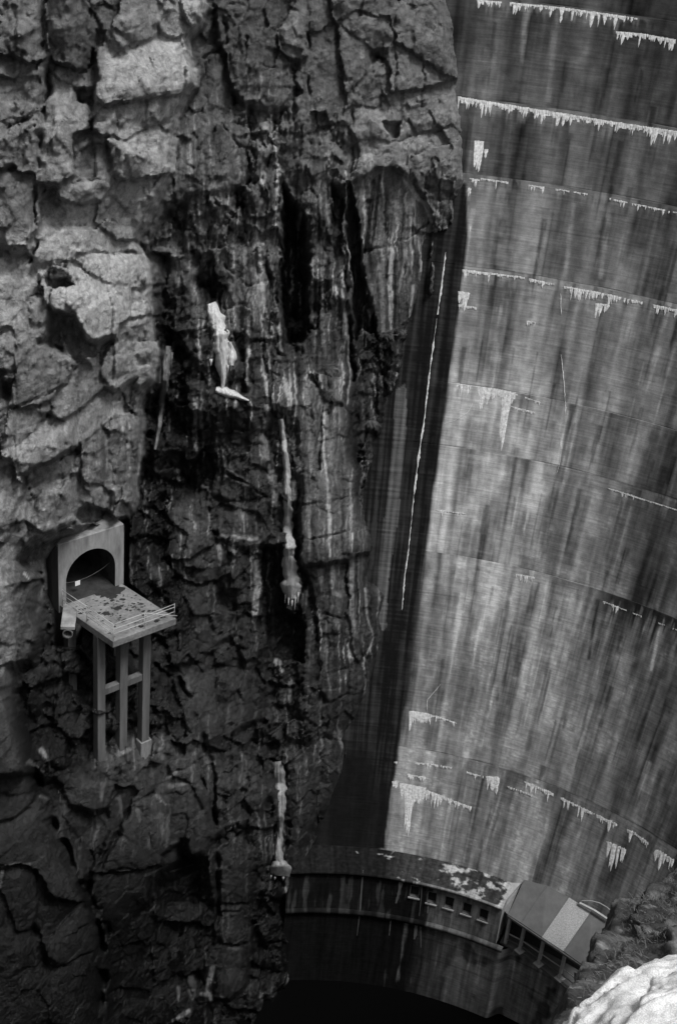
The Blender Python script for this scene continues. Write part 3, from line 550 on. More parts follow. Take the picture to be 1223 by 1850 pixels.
def zz(o, pts): return Z(o[0], o[1], pts)
STROKES = [
 (zz(z2,[(240,540),(262,700),(278,830),(270,1000),(264,1190)]),4,.5,.85),(zz(z2,[(180,520),(215,700),(200,800)]),17,.3,.7),(zz(z2,[(205,810),(210,910)]),8,.45,.8),
 (zz(z2,[(515,770),(515,870)]),6,.42,.9),(zz(z2,[(385,1050),(385,1100)]),6,.4,.8),(zz(z2,[(575,890),(595,960)]),9,.3,.7),(zz(z2,[(520,900),(525,1090)]),7,.3,.7),
 (zz(z2,[(890,465),(885,600)]),6,.07,.8),(zz(z2,[(985,450),(980,530)]),4,.08,.8),(zz(z2,[(750,885),(705,1240)]),6,.025,.95),(zz(z2,[(780,860),(738,1220)]),4,.03,.9),
 (zz(z2,[(900,870),(950,950),(1000,1000),(1030,1090)]),6,.45,.9),(zz(z2,[(940,940),(945,1050),(952,1190)]),4,.3,.8),(zz(z2,[(690,180),(695,380)]),7,.28,.6),(zz(z2,[(600,120),(690,200)]),5,.3,.6),
 (zz(z2,[(0,1215),(100,1195),(220,1190)]),5,.38,.8),(zz(z2,[(180,1200),(190,1500)]),9,.3,.7),(zz(z2,[(100,1220),(110,1420)]),9,.24,.6),(zz(z2,[(30,1200),(60,1400)]),8,.22,.6),
 (zz(z5,[(190,0),(200,190),(225,400),(240,640),(260,790)]),5,.4,.9),(zz(z5,[(265,230),(295,520)]),4,.3,.7),(zz(z5,[(205,560),(230,800)]),4,.42,.8),
 (zz(z5,[(445,60),(450,340)]),5,.33,.8),(zz(z5,[(490,230),(510,520)]),6,.24,.7),(zz(z5,[(590,40),(600,180)]),7,.38,.8),(zz(z5,[(590,200),(620,420),(632,620),(620,760)]),3,.32,.8),
 (zz(z5,[(830,0),(830,390)]),6,.4,.85),(zz(z5,[(785,80),(795,400)]),8,.26,.8),(zz(z5,[(740,180),(740,300)]),7,.24,.7),(zz(z5,[(905,0),(872,210)]),5,.3,.8),(zz(z5,[(940,180),(925,330)]),4,.36,.8),(zz(z5,[(855,60),(850,380)]),5,.04,.9),(zz(z5,[(960,30),(965,130)]),10,.05,.7),
 (zz(z5,[(890,600),(885,750)]),4,.38,.8),(zz(z5,[(930,640),(935,780)]),4,.32,.8),(zz(z5,[(955,420),(945,600)]),3,.3,.8),(zz(z5,[(740,560),(735,1100)]),6,.12,.6),(zz(z5,[(695,660),(700,1100)]),4,.13,.6),
 (zz(z5,[(415,650),(430,900),(440,1100)]),6,.24,.7),(zz(z5,[(500,780),(500,960),(520,1250)]),4,.42,.85),(zz(z5,[(200,880),(230,1060),(265,1250)]),9,.26,.7),(zz(z5,[(370,1100),(350,1300)]),9,.24,.7),(zz(z5,[(470,700),(490,760)]),8,.2,.6),
 (zz(z8,[(525,0),(530,310)]),4,.42,.85),(zz(z8,[(430,0),(430,320)]),4,.25,.7),(zz(z8,[(640,195),(636,280)]),2.5,.4,.9),(zz(z8,[(480,360),(500,480)]),6,.28,.8),(zz(z8,[(545,350),(550,470),(590,490)]),7,.32,.8),(zz(z8,[(640,300),(635,560),(660,670)]),6,.28,.8),
 (zz(z8,[(705,450),(715,600),(745,690),(710,780)]),3,.3,.85),(zz(z8,[(515,600),(515,850),(540,960)]),3,.2,.8),(zz(z8,[(430,640),(430,850)]),4,.14,.7),(zz(z8,[(180,240),(175,470),(160,600)]),11,.3,.85),(zz(z8,[(255,430),(258,700)]),4,.1,.7),
 (zz(z8,[(170,200),(140,200),(60,190)]),6,.28,.7),(zz(z8,[(270,800),(300,850)]),8,.3,.8),(zz(z8,[(340,900),(335,1000)]),6,.25,.7),(zz(z8,[(560,1160),(590,1200)]),7,.25,.7),(zz(z8,[(525,1180),(525,1300)]),6,.13,.7),
 (zz(z4,[(1060,200),(990,150),(1040,90),(1100,180),(1040,250)]),22,.035,.85),(zz(z4,[(800,80),(830,130)]),9,.3,.7),(zz(z4,[(880,80),(900,140)]),5,.32,.7),(zz(z4,[(820,480),(800,680),(765,960)]),8,.16,.85),(zz(z4,[(1180,220),(1190,250)]),7,.3,.8),
 (zz(z4,[(960,740),(965,830),(955,900),(965,1000)]),6,.3,.9),(zz(z4,[(985,800),(990,880)]),4,.25,.8),(zz(z4,[(1150,920),(1223,905)]),5,.2,.7),(zz(z4,[(870,1090),(880,1140)]),6,.15,.7),(zz(z4,[(1000,1160),(1050,1190)]),6,.2,.7),
 (zz(z4,[(690,940),(680,1100)]),4,.4,.7),(zz(z4,[(630,960),(640,1080)]),4,.36,.7),(zz(z4,[(630,830),(640,880)]),4,.38,.7),(zz(z4,[(575,720),(570,800)]),4,.33,.7),(zz(z4,[(525,960),(530,1080)]),3,.33,.7),(zz(z4,[(260,1120),(270,1200)]),4,.3,.6),(zz(z4,[(120,1250),(125,1340)]),4,.34,.7),
 (zz(z4,[(500,1180),(590,1240),(660,1230)]),7,.38,.7),(zz(z4,[(20,600),(25,850)]),9,.12,.7),(zz(z4,[(90,620),(100,740)]),9,.12,.7),
 (zz(z10,[(205,10),(245,60),(255,110)]),5,.3,.9),(zz(z10,[(150,70),(215,120)]),4,.22,.8),(zz(z10,[(510,180),(500,260)]),6,.24,.9),(zz(z10,[(585,240),(600,340)]),4,.2,.8),(zz(z10,[(590,30),(640,10)]),8,.26,.9),(zz(z10,[(790,10),(785,40)]),6,.25,.9),(zz(z10,[(770,230),(815,280)]),4,.26,.8),(zz(z10,[(840,190),(935,175)]),5,.22,.8),(zz(z10,[(880,110),(820,150)]),6,.22,.8),(zz(z10,[(790,330),(800,420)]),6,.2,.7),(zz(z10,[(680,310),(690,360)]),5,.2,.7),(zz(z10,[(730,450),(735,490)]),4,.2,.8),
 (zz(z10,[(0,580),(90,555),(160,560)]),4,.2,.8),(zz(z10,[(20,600),(10,680)]),4,.2,.8),(zz(z10,[(180,555),(230,520)]),4,.16,.7),(zz(z10,[(240,250),(200,235)]),4,.2,.7),
 (zz(z10,[(1045,1080),(1020,1180),(1040,1240)]),8,.3,.9),(zz(z10,[(940,1150),(945,1230)]),11,.2,.9),(zz(z10,[(990,1210),(1100,1225)]),5,.26,.9),(zz(z10,[(930,1290),(850,1340)]),6,.26,.9),(zz(z10,[(875,1180),(880,1240)]),4,.2,.9),(zz(z10,[(520,1180),(520,1350)]),6,.09,.7),(zz(z10,[(1130,980),(1190,985)]),4,.2,.7),
 (zz(z11,[(320,680),(330,900)]),3.5,.4,.9),(zz(z11,[(200,1210),(190,1230)]),4,.2,.8),(zz(z11,[(350,1020),(350,1080),(325,1170)]),9,.24,.9),(zz(z11,[(300,1085),(230,1100)]),3,.12,.8),(zz(z11,[(320,560),(325,700)]),5,.2,.8),
 (zz(z7,[(125,370),(150,400)]),4,.4,.8),(zz(z7,[(1075,240),(1080,330)]),5,.3,.8),(zz(z7,[(1150,230),(1145,330)]),5,.24,.8),(zz(z7,[(850,280),(850,380)]),2,.3,.8),(zz(z7,[(1090,190),(1223,200)]),5,.3,.7),(zz(z7,[(470,1160),(470,1330)]),3,.22,.8),(zz(z7,[(520,1220),(510,1270)]),4,.26,.8),(zz(z7,[(790,1240),(800,1280)]),6,.2,.8),
]
CRACKS = [([(60,1400),(105,1490),(140,1570),(185,1690),(190,1900)],8,2.6),([(305,1190),(335,1250),(370,1340),(388,1400),(390,1500),(396,1700)],4.5,1.5),([(165,1600),(215,1500),(240,1440)],5,1.2),([(495,200),(498,420),(500,640)],3,.8),([(625,470),(632,600),(640,690)],3.5,1.2),(zz(z1,[(0,640),(130,590),(225,500)]),2.2,.5),(zz(z1,[(238,-40),(232,150),(225,300),(240,420),(218,540),(205,700),(205,860)]),6,1.3),(zz(z1,[(180,880),(170,1100),(190,1200),(110,1359)]),3,.9),(zz(z4,[(250,300),(260,200)]),3,.6),(zz(z4,[(0,800),(120,770),(290,690),(380,590),(360,580)]),2.5,.6),(zz(z1,[(300,1110),(390,1110)]),2,.3),(zz(z1,[(610,180),(735,110)]),2,.4),(zz(z1,[(400,1250),(560,1230),(690,1250)]),2.5,.6),(zz(z4,[(100,1110),(300,1030),(430,950)]),2.5,.6),
 (zz(z1,[(940,345),(1050,255),(1110,210),(1100,60)]),3,.7),(zz(z1,[(1100,380),(1180,460)]),2.5,.5),(zz(z2,[(0,620),(90,720),(150,740)]),3,.7),(zz(z2,[(120,180),(125,290)]),2,.5),(zz(z2,[(430,160),(430,520)]),2.5,.6),(zz(z2,[(645,440),(640,900)]),2.2,.5),(zz(z2,[(850,90),(855,460)]),2.2,.5),(zz(z2,[(990,300),(990,440)]),1.8,.4),(zz(z2,[(690,1240),(810,1210),(920,1160),(1010,1090)]),1.8,.5),(zz(z2,[(800,1100),(810,1210)]),1.5,.4),(zz(z2,[(660,1050),(690,1230)]),2,.5),(zz(z2,[(1000,880),(1000,920),(1130,970)]),2.2,.5),(zz(z2,[(870,700),(930,660),(1130,630)]),2.2,.5),(zz(z2,[(530,0),(535,90)]),2,.5),
 (zz(z5,[(0,60),(120,190),(200,170)]),2,.5),(zz(z5,[(450,600),(520,760),(590,780)]),2,.6),(zz(z5,[(410,820),(500,860)]),1.8,.4),(zz(z5,[(0,1100),(150,1180),(250,1240)]),2.2,.5),(zz(z8,[(430,215),(560,190),(690,170)]),2,.5),(zz(z8,[(500,560),(620,610)]),1.8,.4),(zz(z10,[(640,310),(800,160),(960,80),(1040,300)]),3,.8),(zz(z10,[(500,620),(600,590),(740,590)]),2,.5)]

# high resolution wall, sampled evenly in metres along it and up it
SS = np.arange(19.0, 77.0, 0.09); ZS = np.arange(-85.0, -2.0, 0.072)
S_, Z_ = np.meshgrid(SS, ZS)
PB = EV*S_[..., None] + NV*wall_c(Z_)[..., None]; PB[..., 2] = Z_
nr, nc = S_.shape
flat = PB.reshape(-1, 3); px, py = proj(flat)
_pt = np.radians(np.interp(flat[:, 2], [-85, -60, -40, -12], [46, 41, 33, 14])); _az = np.radians(np.interp(flat[:, 0], [-22, -10, 4], [13.5, 8.5, -2.5]))
DVF = np.stack([np.sin(_az)*np.cos(_pt), -np.cos(_az)*np.cos(_pt), np.sin(_pt)], -1)
for _ in range(8):
    lv = 3.4*sstep(-28, 30, sdf(px, py, BUTTRESS)) if _ > 2 else 3.4*sstep(-60, 60, sdf(px, py, BUTTRESS))
    px, py = proj(flat + DVF*(macro(px, py)+lv)[:, None])
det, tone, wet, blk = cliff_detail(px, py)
CV = flat + DVF*(macro(px, py)+det)[:, None]
cpx, cpy = proj(CV)
Q = grid_quads(nr, nc).reshape(-1, 4)
fl = blk[Q[:, 0]]; fx = px[Q[:, 0]]; fy = py[Q[:, 0]]
keep = (fx > -300) & (fx < 960) & (fy > -330) & (fy < 2050)
Q = Q[keep]; fl = fl[keep]
cliff = empty('cliff'); tag(cliff, kind='structure', label='sheer rock wall of the gorge, pale buttress beside dark wet streaked rock')
def sub(name, m, parent, kind=None):
    q = Q[m]
    if len(q) == 0: return None
    u, inv = np.unique(q, return_inverse=True)
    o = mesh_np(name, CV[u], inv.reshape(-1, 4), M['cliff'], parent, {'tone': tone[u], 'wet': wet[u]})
    return o
sub('rock_face', fl < 0, cliff)
for k, b in enumerate(BL): sub(b[8], fl == k, cliff)

# surface lookup on the wall: photo position -> point (smoothed by a small window)
_cell = 6.0
_ok = np.where((cpx > -50) & (cpx < 900) & (cpy > -50) & (cpy < 1900) & (det > -8))[0]
_key = {}
for i, a, b_ in zip(_ok[::3], (cpx[_ok[::3]]//_cell).astype(int), (cpy[_ok[::3]]//_cell).astype(int)):
    _key.setdefault((a, b_), []).append(i)
def surf(x, y, front=True):
    a = int(x//_cell); b_ = int(y//_cell); c = []
    for r in range(0, 6):
        for i in range(a-r, a+r+1):
            for j in range(b_-r, b_+r+1):
                c += _key.get((i, j), [])
        if len(c) >= 4: break
    P = CV[c]; dd = P@CF
    t = np.percentile(dd, 14 if front else 60)
    return rays([(x, y)])[0]*t

# the same wall beyond the picture: downstream, above and behind (coarse); bent inward, unseen, to darken the gorge
s2 = np.arange(-60, 92, .7); zc2 = np.arange(-86, 34, .7); S2, Z2 = np.meshgrid(s2, zc2)
_in = sstep(21, 25, S2)*sstep(-3, -7, Z2); back = -6.0*_in + (1-_in)*(1.2+1.6*sstep(44, 30, S2))
k_ = np.minimum(S2, 27.0); over = 27.0-k_
ow = wall_c(np.minimum(Z2, 5)) - np.maximum(Z2-5, 0)*.5
V2 = EV*k_[..., None] + np.where(S2 > 27, S2-27, 0)[..., None]*EV - over[..., None]*np.array([.22, .975, 0])
V2 = V2 + NV*(ow+back+1.8*fbm(S2/11, Z2/14, 5, 201)+1.5*voro(S2/4+.3*fbm(S2/3, Z2/3, 3, 207), Z2/6+.3*fbm(S2/3, Z2/3, 3, 209), 205)[0]+.7*voro(S2/1.7, Z2/2.3, 211)[0])[..., None]; V2[..., 2] += Z2
wl2 = mesh_np('rock_face', V2.reshape(-1, 3), grid_quads(*S2.shape).reshape(-1, 4), M['far_rock'], cliff)

# ================================================================ THE DAM
JOINTS = [1.0, -9.6, -15.9, -21.55, -25.85, -31.27, -38.5, -42.5, -49.5, -63.2, -71.4]
dam = empty('dam'); tag(dam, 'tall curved concrete arch dam streaked with stains and white lime', 'dam')
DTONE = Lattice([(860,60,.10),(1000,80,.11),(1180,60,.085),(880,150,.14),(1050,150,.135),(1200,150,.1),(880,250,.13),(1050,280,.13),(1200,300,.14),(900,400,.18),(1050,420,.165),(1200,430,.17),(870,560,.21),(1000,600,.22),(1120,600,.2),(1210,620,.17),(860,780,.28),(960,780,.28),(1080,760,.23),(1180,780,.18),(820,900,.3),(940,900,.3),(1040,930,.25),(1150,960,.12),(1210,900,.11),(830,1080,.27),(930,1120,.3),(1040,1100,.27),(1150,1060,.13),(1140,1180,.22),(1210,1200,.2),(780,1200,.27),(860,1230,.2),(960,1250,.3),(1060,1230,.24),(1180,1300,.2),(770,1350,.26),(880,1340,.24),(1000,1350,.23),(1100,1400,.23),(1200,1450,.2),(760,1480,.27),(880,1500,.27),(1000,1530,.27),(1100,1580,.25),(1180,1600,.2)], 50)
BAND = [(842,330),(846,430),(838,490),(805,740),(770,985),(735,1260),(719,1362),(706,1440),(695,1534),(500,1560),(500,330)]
DSTROKE = [  # photo position, half width px, tone, strength: single stains that run down the face
 ([(1020,870),(1003,960),(990,1050)],16,.11,.7),([(955,940),(945,1032)],18,.10,.8),([(850,955),(845,1000)],18,.14,.7),([(1095,880),(1070,1000),(1050,1065)],20,.1,.5),
 ([(905,740),(880,850),(862,980)],10,.17,.6),([(1130,1100),(1116,1180)],5,.04,.7),([(1079,1085),(1063,1190)],4,.035,.9),([(1160,1110),(1146,1180)],7,.05,.6),([(1212,1140),(1196,1220)],9,.05,.7),
 ([(935,1040),(920,1130),(895,1260),(872,1395)],9,.4,.55),([(985,1050),(960,1170),(930,1290),(912,1360)],7,.4,.55),([(1010,1150),(995,1280)],14,.38,.5),([(1192,1125),(1176,1210)],3.5,.5,.8),([(970,880),(958,1000)],10,.36,.5),([(1080,880),(1070,960)],12,.38,.5),
 ([(1170,1380),(1140,1500)],6,.36,.7),([(1190,1400),(1160,1510)],7,.09,.7),([(905,1410),(868,1530)],5,.1,.7),([(918,1400),(890,1500)],4,.09,.7),([(1100,1560),(1075,1630)],7,.09,.6),([(1125,1570),(1105,1640)],7,.1,.6),
 ([(1062,270),(1040,420),(1030,480)],20,.1,.35),([(1090,420),(1075,520)],12,.1,.6),([(1060,545),(1020,700),(985,860)],10,.13,.6),([(1110,560),(1080,700),(1040,860)],12,.13,.55),([(1150,640),(1110,800),(1090,880)],16,.12,.5),([(1000,320),(995,480)],14,.1,.4),
 ([(880,90),(875,170)],6,.18,.6),([(1000,60),(990,180)],6,.17,.6),([(950,20),(942,110)],5,.22,.6),([(870,330),(865,480)],8,.23,.7),([(910,350),(905,470)],12,.2,.5),([(1035,370),(1020,500)],5,.25,.6),([(1100,370),(1085,500)],6,.26,.6),
 ([(780,1170),(790,1260)],14,.12,.5),([(850,1180),(835,1300)],28,.13,.6),([(900,1120),(880,1230)],12,.16,.5),([(800,1080),(795,1140)],14,.14,.5),([(870,700),(868,760)],12,.36,.4),([(900,560),(880,690)],10,.3,.5),([(935,620),(930,720)],8,.31,.5),([(1190,680),(1180,760)],8,.27,.5),
]
thr = np.radians(np.arange(-13, 74, .155)); zr = np.arange(-71.4, -9.5, .095)
zr = np.unique(np.concatenate([zr, [j for j in JOINTS if j < -9], [j+.025 for j in JOINTS if j < -9], [j-.025 for j in JOINTS if j < -9]]).round(4)); zr = zr[(zr >= -71.4) & (zr <= -9.6)]
TH, ZZ = np.meshgrid(thr, zr)
x0 = AX+rad(ZZ)*np.sin(TH); y0 = AY+rad(ZZ)*np.cos(TH)
dx_, dy_ = proj(np.stack([x0.ravel(), y0.ravel(), ZZ.ravel()], -1)); dx_ = dx_.reshape(TH.shape); dy_ = dy_.reshape(TH.shape)
arc = TH*38.0
lift = np.searchsorted(-np.array(JOINTS), -ZZ.ravel()-1e-6).reshape(ZZ.shape)
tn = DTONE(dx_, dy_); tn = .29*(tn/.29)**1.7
ls = lift*37.0
wob = .15*fbm(arc/3, ZZ/3, 3, 300)
st1 = fbm((arc+wob)/.75+ls, ZZ/16+ls, 3, 301); st2 = fbm((arc+wob)/2.0+ls*.13, ZZ/20, 3, 305); st3 = fbm(arc/.22, ZZ/5, 3, 309)
brd = fbm(arc/9, ZZ/.16, 3, 313); blot = fbm(arc/1.6, ZZ/2.4, 5, 317)
tn = tn*np.clip(1 + .55*st1 + 1.4*st2 + .4*fbm(arc/.28, ZZ/14+ls, 2, 303) + .06*st3 + .15*brd*(1+1.5*blot) + .5*blot, .22, 2.4)*(1+.16*(_hash(lift*1.0, lift*0., 7)-.5))
sp = dx_ + 0*dx_
for pts, w, t_, s_ in DSTROKE:
    xs = [p[0] for p in pts]; ys = [p[1] for p in pts]
    m = (dx_ > min(xs)-3*w-8) & (dx_ < max(xs)+3*w+8) & (dy_ > min(ys)-3*w-8) & (dy_ < max(ys)+3*w+8)
    if not m.any(): continue
    dd, al = seg_dist(dx_[m], dy_[m], pts)
    k = sstep(1.25, .35, dd/(w*(1+.5*fbm(arc[m]/.5, ZZ[m]/2, 3, 331))))*s_*sstep(-.5, .15, fbm(arc[m]/.35, ZZ[m]/1.6, 3, 335)+.1)
    tn[m] = tn[m]*(1-k) + t_*k*(1+.4*brd[m])
for zj, xa, xb, ml, t_, s_ in ((-49.5,1085,1260,3.4,.02,.95),(-49.5,990,1100,1.6,.09,.5),(-42.5,1080,1260,1.8,.32,.5),(-42.5,1120,1260,2.2,.05,.5),(-63.2,860,960,1.2,.09,.5),(-63.2,1020,1240,1.8,.34,.45),(-49.5,900,1000,2.4,.36,.4),(-38.5,840,960,1.6,.1,.4),(-21.55,840,1260,1.8,.24,.45),(-15.9,860,1180,1.6,.22,.45),(-31.27,840,1260,1.8,.34,.4),(-25.85,860,1260,1.4,.26,.35),(-38.5,820,940,2.4,.42,.45),(-63.2,700,860,1.4,.42,.4)):
    bl = zj-ZZ; ln_ = ml*np.clip(.45+1.3*fbm(arc/.3+zj, arc*0+zj, 4, 371), 0.02, 1.6)
    k = sstep(ln_, ln_*.35, bl)*sstep(0, .06, bl)*s_*sstep(xa-15, xa+25, dx_)*sstep(xb+15, xb-25, dx_)*(bl < 6); tn = tn*(1-k)+t_*k
rgd = np.random.default_rng(77)
for i in range(190):
    xx_ = rgd.uniform(800, 1240); yy_ = rgd.choice([rgd.uniform(20, 700), rgd.uniform(700, 1150), rgd.uniform(1050, 1500)]); P0 = on_cone([(xx_, yy_)])[0]
    t0_ = math.atan2(P0[0]-AX, P0[1]-AY)*38.0; L_ = rgd.uniform(1.0, 6.5); w_ = rgd.uniform(.05, .26)
    m = (np.abs(arc-t0_) < w_*2.2) & (ZZ < P0[2]+.1) & (ZZ > P0[2]-L_)
    if not m.any(): continue
    f_ = (P0[2]-ZZ[m])/L_; ww = w_*(1-.7*f_)*(1+.6*fbm(arc[m]/.3, ZZ[m]/.8, 3, 375))
    dark = rgd.random() < (.72 if xx_ > 1000 else .5)
    k = sstep(1.15, .6, np.abs(arc[m]-t0_+.05*noise(ZZ[m]/1.5, ZZ[m]*0+i, 377))/np.maximum(ww, .02))*rgd.uniform(.3, .75)*sstep(1, .75, f_)*sstep(-.6, 0, fbm(arc[m]/.2, ZZ[m]/1.2, 3, 379)+.1)
    tn[m] = tn[m]*(1-k)+tn[m]*k*(.3 if dark else 1.75)
worn = sstep(.0, .35, blot+.5*st2)*sstep(-.1, .5, fbm(arc/.5, ZZ/.12, 3, 381)); b2 = fbm(arc/.7, ZZ/.8, 5, 383, .6); tn = tn*(1+.55*worn*sstep(800, 1050, dy_))*np.clip(1+.5*b2, .4, 1.9)
tn = 1.22*tn*(1-.14*sstep(1050, 1300, dy_))*(1-.26*sstep(1320, 1480, dy_))*(1-.15*sstep(1080, 1220, dx_))  # depth shade painted in: face darker towards the foot; right side darker too
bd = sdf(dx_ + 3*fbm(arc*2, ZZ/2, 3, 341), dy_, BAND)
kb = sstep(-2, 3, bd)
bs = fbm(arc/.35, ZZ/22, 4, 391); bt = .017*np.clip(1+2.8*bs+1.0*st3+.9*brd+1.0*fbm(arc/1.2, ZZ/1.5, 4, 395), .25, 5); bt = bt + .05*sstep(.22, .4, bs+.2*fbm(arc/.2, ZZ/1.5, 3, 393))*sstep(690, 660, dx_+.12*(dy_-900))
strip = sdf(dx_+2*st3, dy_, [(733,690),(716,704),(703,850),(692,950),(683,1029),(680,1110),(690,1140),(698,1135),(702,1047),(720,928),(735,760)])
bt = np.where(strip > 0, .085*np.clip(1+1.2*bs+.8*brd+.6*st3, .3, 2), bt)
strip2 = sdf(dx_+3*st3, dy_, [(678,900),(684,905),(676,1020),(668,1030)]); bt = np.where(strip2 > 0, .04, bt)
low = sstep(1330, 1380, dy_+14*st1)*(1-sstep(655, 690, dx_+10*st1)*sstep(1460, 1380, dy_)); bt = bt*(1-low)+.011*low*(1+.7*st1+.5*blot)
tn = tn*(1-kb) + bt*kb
# dark seep just under the joints, pale dust on some
for j in JOINTS[1:-1]:
    below = (j-ZZ); k = sstep(0, .05, below)*sstep(.9+.9*st1, .05, below)*.35*sstep(-.1, .3, fbm(arc/2.5, ZZ*0+j, 2, 351)); tn = tn*(1-k)+tn*.4*k
tn = np.clip(tn, .01, .6)
off_ = (_hash(lift*1.0, lift*0+1., 11)-.5)*.02
gro = np.zeros_like(ZZ)
for j in JOINTS[1:-1]: gro = np.maximum(gro, np.abs(ZZ-j) < .012)
rr = rad(ZZ) + off_ + .022*gro*np.clip(.4+1.6*noise(arc/2.2, ZZ, 363), 0, 1) + .012*fbm(arc/2, ZZ/2, 3, 361) + .006*brd
DVt = np.stack([AX+rr*np.sin(TH), AY+rr*np.cos(TH), ZZ], -1).reshape(-1, 3)
dq = grid_quads(*TH.shape)[:, :, ::-1]
zmid = (zr[:-1]+zr[1:])/2
uvd = np.stack([arc.ravel(), ZZ.ravel()], -1)
for a, b_ in zip(JOINTS[1:-1], JOINTS[2:]):
    q = dq[(zmid < a) & (zmid > b_)].reshape(-1, 4)
    u, inv = np.unique(q, return_inverse=True)
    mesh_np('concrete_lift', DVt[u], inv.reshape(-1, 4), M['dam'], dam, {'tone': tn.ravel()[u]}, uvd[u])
# top of the dam, crest and upstream side (above the picture)
tc_ = np.radians(np.arange(-13, 76, 1.5)); prof = [(rad(-9.6), -9.6), (rad(1.0), 1.0), (rad(1.0)-.6, 1.05), (rad(1.0)-.6, 1.9), (rad(1.0)-.25, 1.9), (rad(1.0)-.25, 1.06), (rad(1)+2.6, 1.06), (rad(1)+2.6, 1.9), (rad(1)+3.0, 1.9), (rad(1)+3.0, -80)]
TV = np.array([[cyl(t, r, z) for t in tc_] for r, z in prof]); tu = np.array([[(t*38, z) for t in tc_] for r, z in prof])
mesh_np('crest', TV.reshape(-1, 3), grid_quads(*TV.shape[:2]).reshape(-1, 4), M['dam'], dam, {'tone': np.full(TV.shape[0]*TV.shape[1], .14)}, tu.reshape(-1, 2), smooth=False)

def crust(line, n, lmin, lmax, wpx=4.0, band=3.0, power=2.5, gaps=.25, seed=1, name='lime_crust'):
    """white lime that has seeped from a joint: a ragged crust with drips, standing a few cm proud of the concrete"""
    rg = np.random.default_rng(seed); pts = np.array(line, float)
    seg = np.hypot(*np.diff(pts, axis=0).T); cum = np.concatenate([[0], np.cumsum(seg)])
    g = MB()
    def piece(prof):                                    # prof: list of (left xy, right xy) in photo px from top to tip
        L = on_cone([a for a, b in prof]); R = on_cone([b for a, b in prof]); k = len(prof)
        th = rg.uniform(.02, .06); out = []
        for i in range(k):
            for P in (L[i], R[i]):
                nrm = np.array([AX-P[0], AY-P[1], 0]); nrm /= np.linalg.norm(nrm); out.append((P, nrm))
        base = len(g.v)
        for i in range(k):
            (pl, nl), (pr, nr_) = out[2*i], out[2*i+1]; mid = (pl+pr)/2; nm = (nl+nr_)/2
            g.v += [tuple(pl-nl*-.0), tuple(mid+nm*th*(1 if i < k-1 else .4)), tuple(pr)]
        for i in range(k):                              # push the rim slightly into the concrete
            for c_ in (0, 2):
                v = np.array(g.v[base+3*i+c_]); nrm = np.array([AX-v[0], AY-v[1], 0]); nrm /= np.linalg.norm(nrm); g.v[base+3*i+c_] = tuple(v+nrm*.006)
        for i in range(k-1):
            a = base+3*i; g.f += [(a, a+1, a+4, a+3), (a+1, a+2, a+5, a+4)]
    dens = lambda u: noise(np.array([u/26.0]), np.array([seed*3.3]), 401)[0]
    for i in range(n):
        u = rg.uniform(0, cum[-1]); 
        if dens(u) < -gaps*1.3+rg.uniform(-.3, .3) or rg.random() < .35: continue
        j = min(np.searchsorted(cum, u, 'right')-1, len(seg)-1); p = pts[j]+(pts[j+1]-pts[j])*(u-cum[j])/seg[j]
        l = lmin+(lmax-lmin)*rg.random()**power*max(.25, .7+1.1*dens(u)); w = wpx*rg.uniform(.4, 1.5)*(.6+.7*min(1, l/25))
        ddn = np.array([-.115-.00022*(p[0]-840)*1.0, 1.0]); k = 5
        prof = []
        for q in range(k):
            f = q/(k-1); c = p+ddn*(l*f)-np.array([0, rg.uniform(0, 1.5)])*(q == 0); hw = w*.5*((1-f)**.5*(.55+.8*rg.random())+.08)
            prof.append(((c[0]-hw, c[1]), (c[0]+hw, c[1])))
        piece(prof)
    if band:                                            # the joint itself
        k = max(3, int(cum[-1]/4))
        for i in range(k-1):
            u0 = cum[-1]*i/(k-1); u1 = cum[-1]*(i+1)/(k-1)
            if dens((u0+u1)/2) < -gaps*1.5: continue
            h = band*rg.uniform(.4, 1.5); P = []
            for u in (u0, u1+.6):
                j = min(max(np.searchsorted(cum, u, 'right')-1, 0), len(seg)-1); P.append(pts[j]+(pts[j+1]-pts[j])*(u-cum[j])/seg[j])
            piece([(tuple(P[0]+(0, -.6)), tuple(P[1]+(0, -.6))), (tuple(P[0]+(0, h*.5)), tuple(P[1]+(0, h*.5))), (tuple(P[0]+(.3, h)), tuple(P[1]+(-.3, h)))])
    return tag(g.build(name, M['crust'], dam, smooth=True), kind='stuff')
crust([(865,0),(1000,12),(1110,27),(1150,33)], 190, 3, 30, 4.5, 5, 2.2, .3, 2)
crust([(1112,57),(1160,61),(1219,72)], 60, 3, 28, 5, 6, 2, .42, 3)
crust([(828,175),(1000,203),(1100,219),(1223,238)], 330, 4, 34, 4.5, 7, 2.4, .5, 4)
crust([(868,322),(960,335),(1060,350)], 70, 2, 22, 3, 2.5, 3, .1, 5)
crust([(1095,357),(1140,367),(1223,384)], 40, 2, 16, 3.5, 2.5, 2.5, .05, 6)
crust([(835,487),(940,500),(1000,513)], 80, 2, 20, 3.5, 3.5, 2.5, .3, 7)
crust([(1018,517),(1080,528),(1223,560)], 120, 3, 26, 4, 4, 2.2, .15, 8)
crust([(1075,548),(1100,551)], 24, 4, 30, 4, 4, 1.6, .5, 9)
crust([(823,692),(850,697)], 16, 4, 34, 4, 3, 1.6, .8, 10)
crust([(866,699),(900,704),(930,711)], 130, 6, 48, 6, 8, 1.5, 3, 11)
crust([(910,716),(918,718)], 30, 30, 84, 5.5, 4, 1.3, 3, 12)
crust([(920,733),(965,745)], 26, 2, 7, 3, 2.5, 1.5, .5, 13)
crust([(930,711),(975,727)], 20, 2, 6, 3, 2, 1.5, .3, 14)
crust([(831,527),(846,530)], 14, 8, 26, 5, 4, 1.2, 1, 15)
crust([(828,550),(860,556)], 22, 3, 22, 4, 3, 1.6, 1, 16)
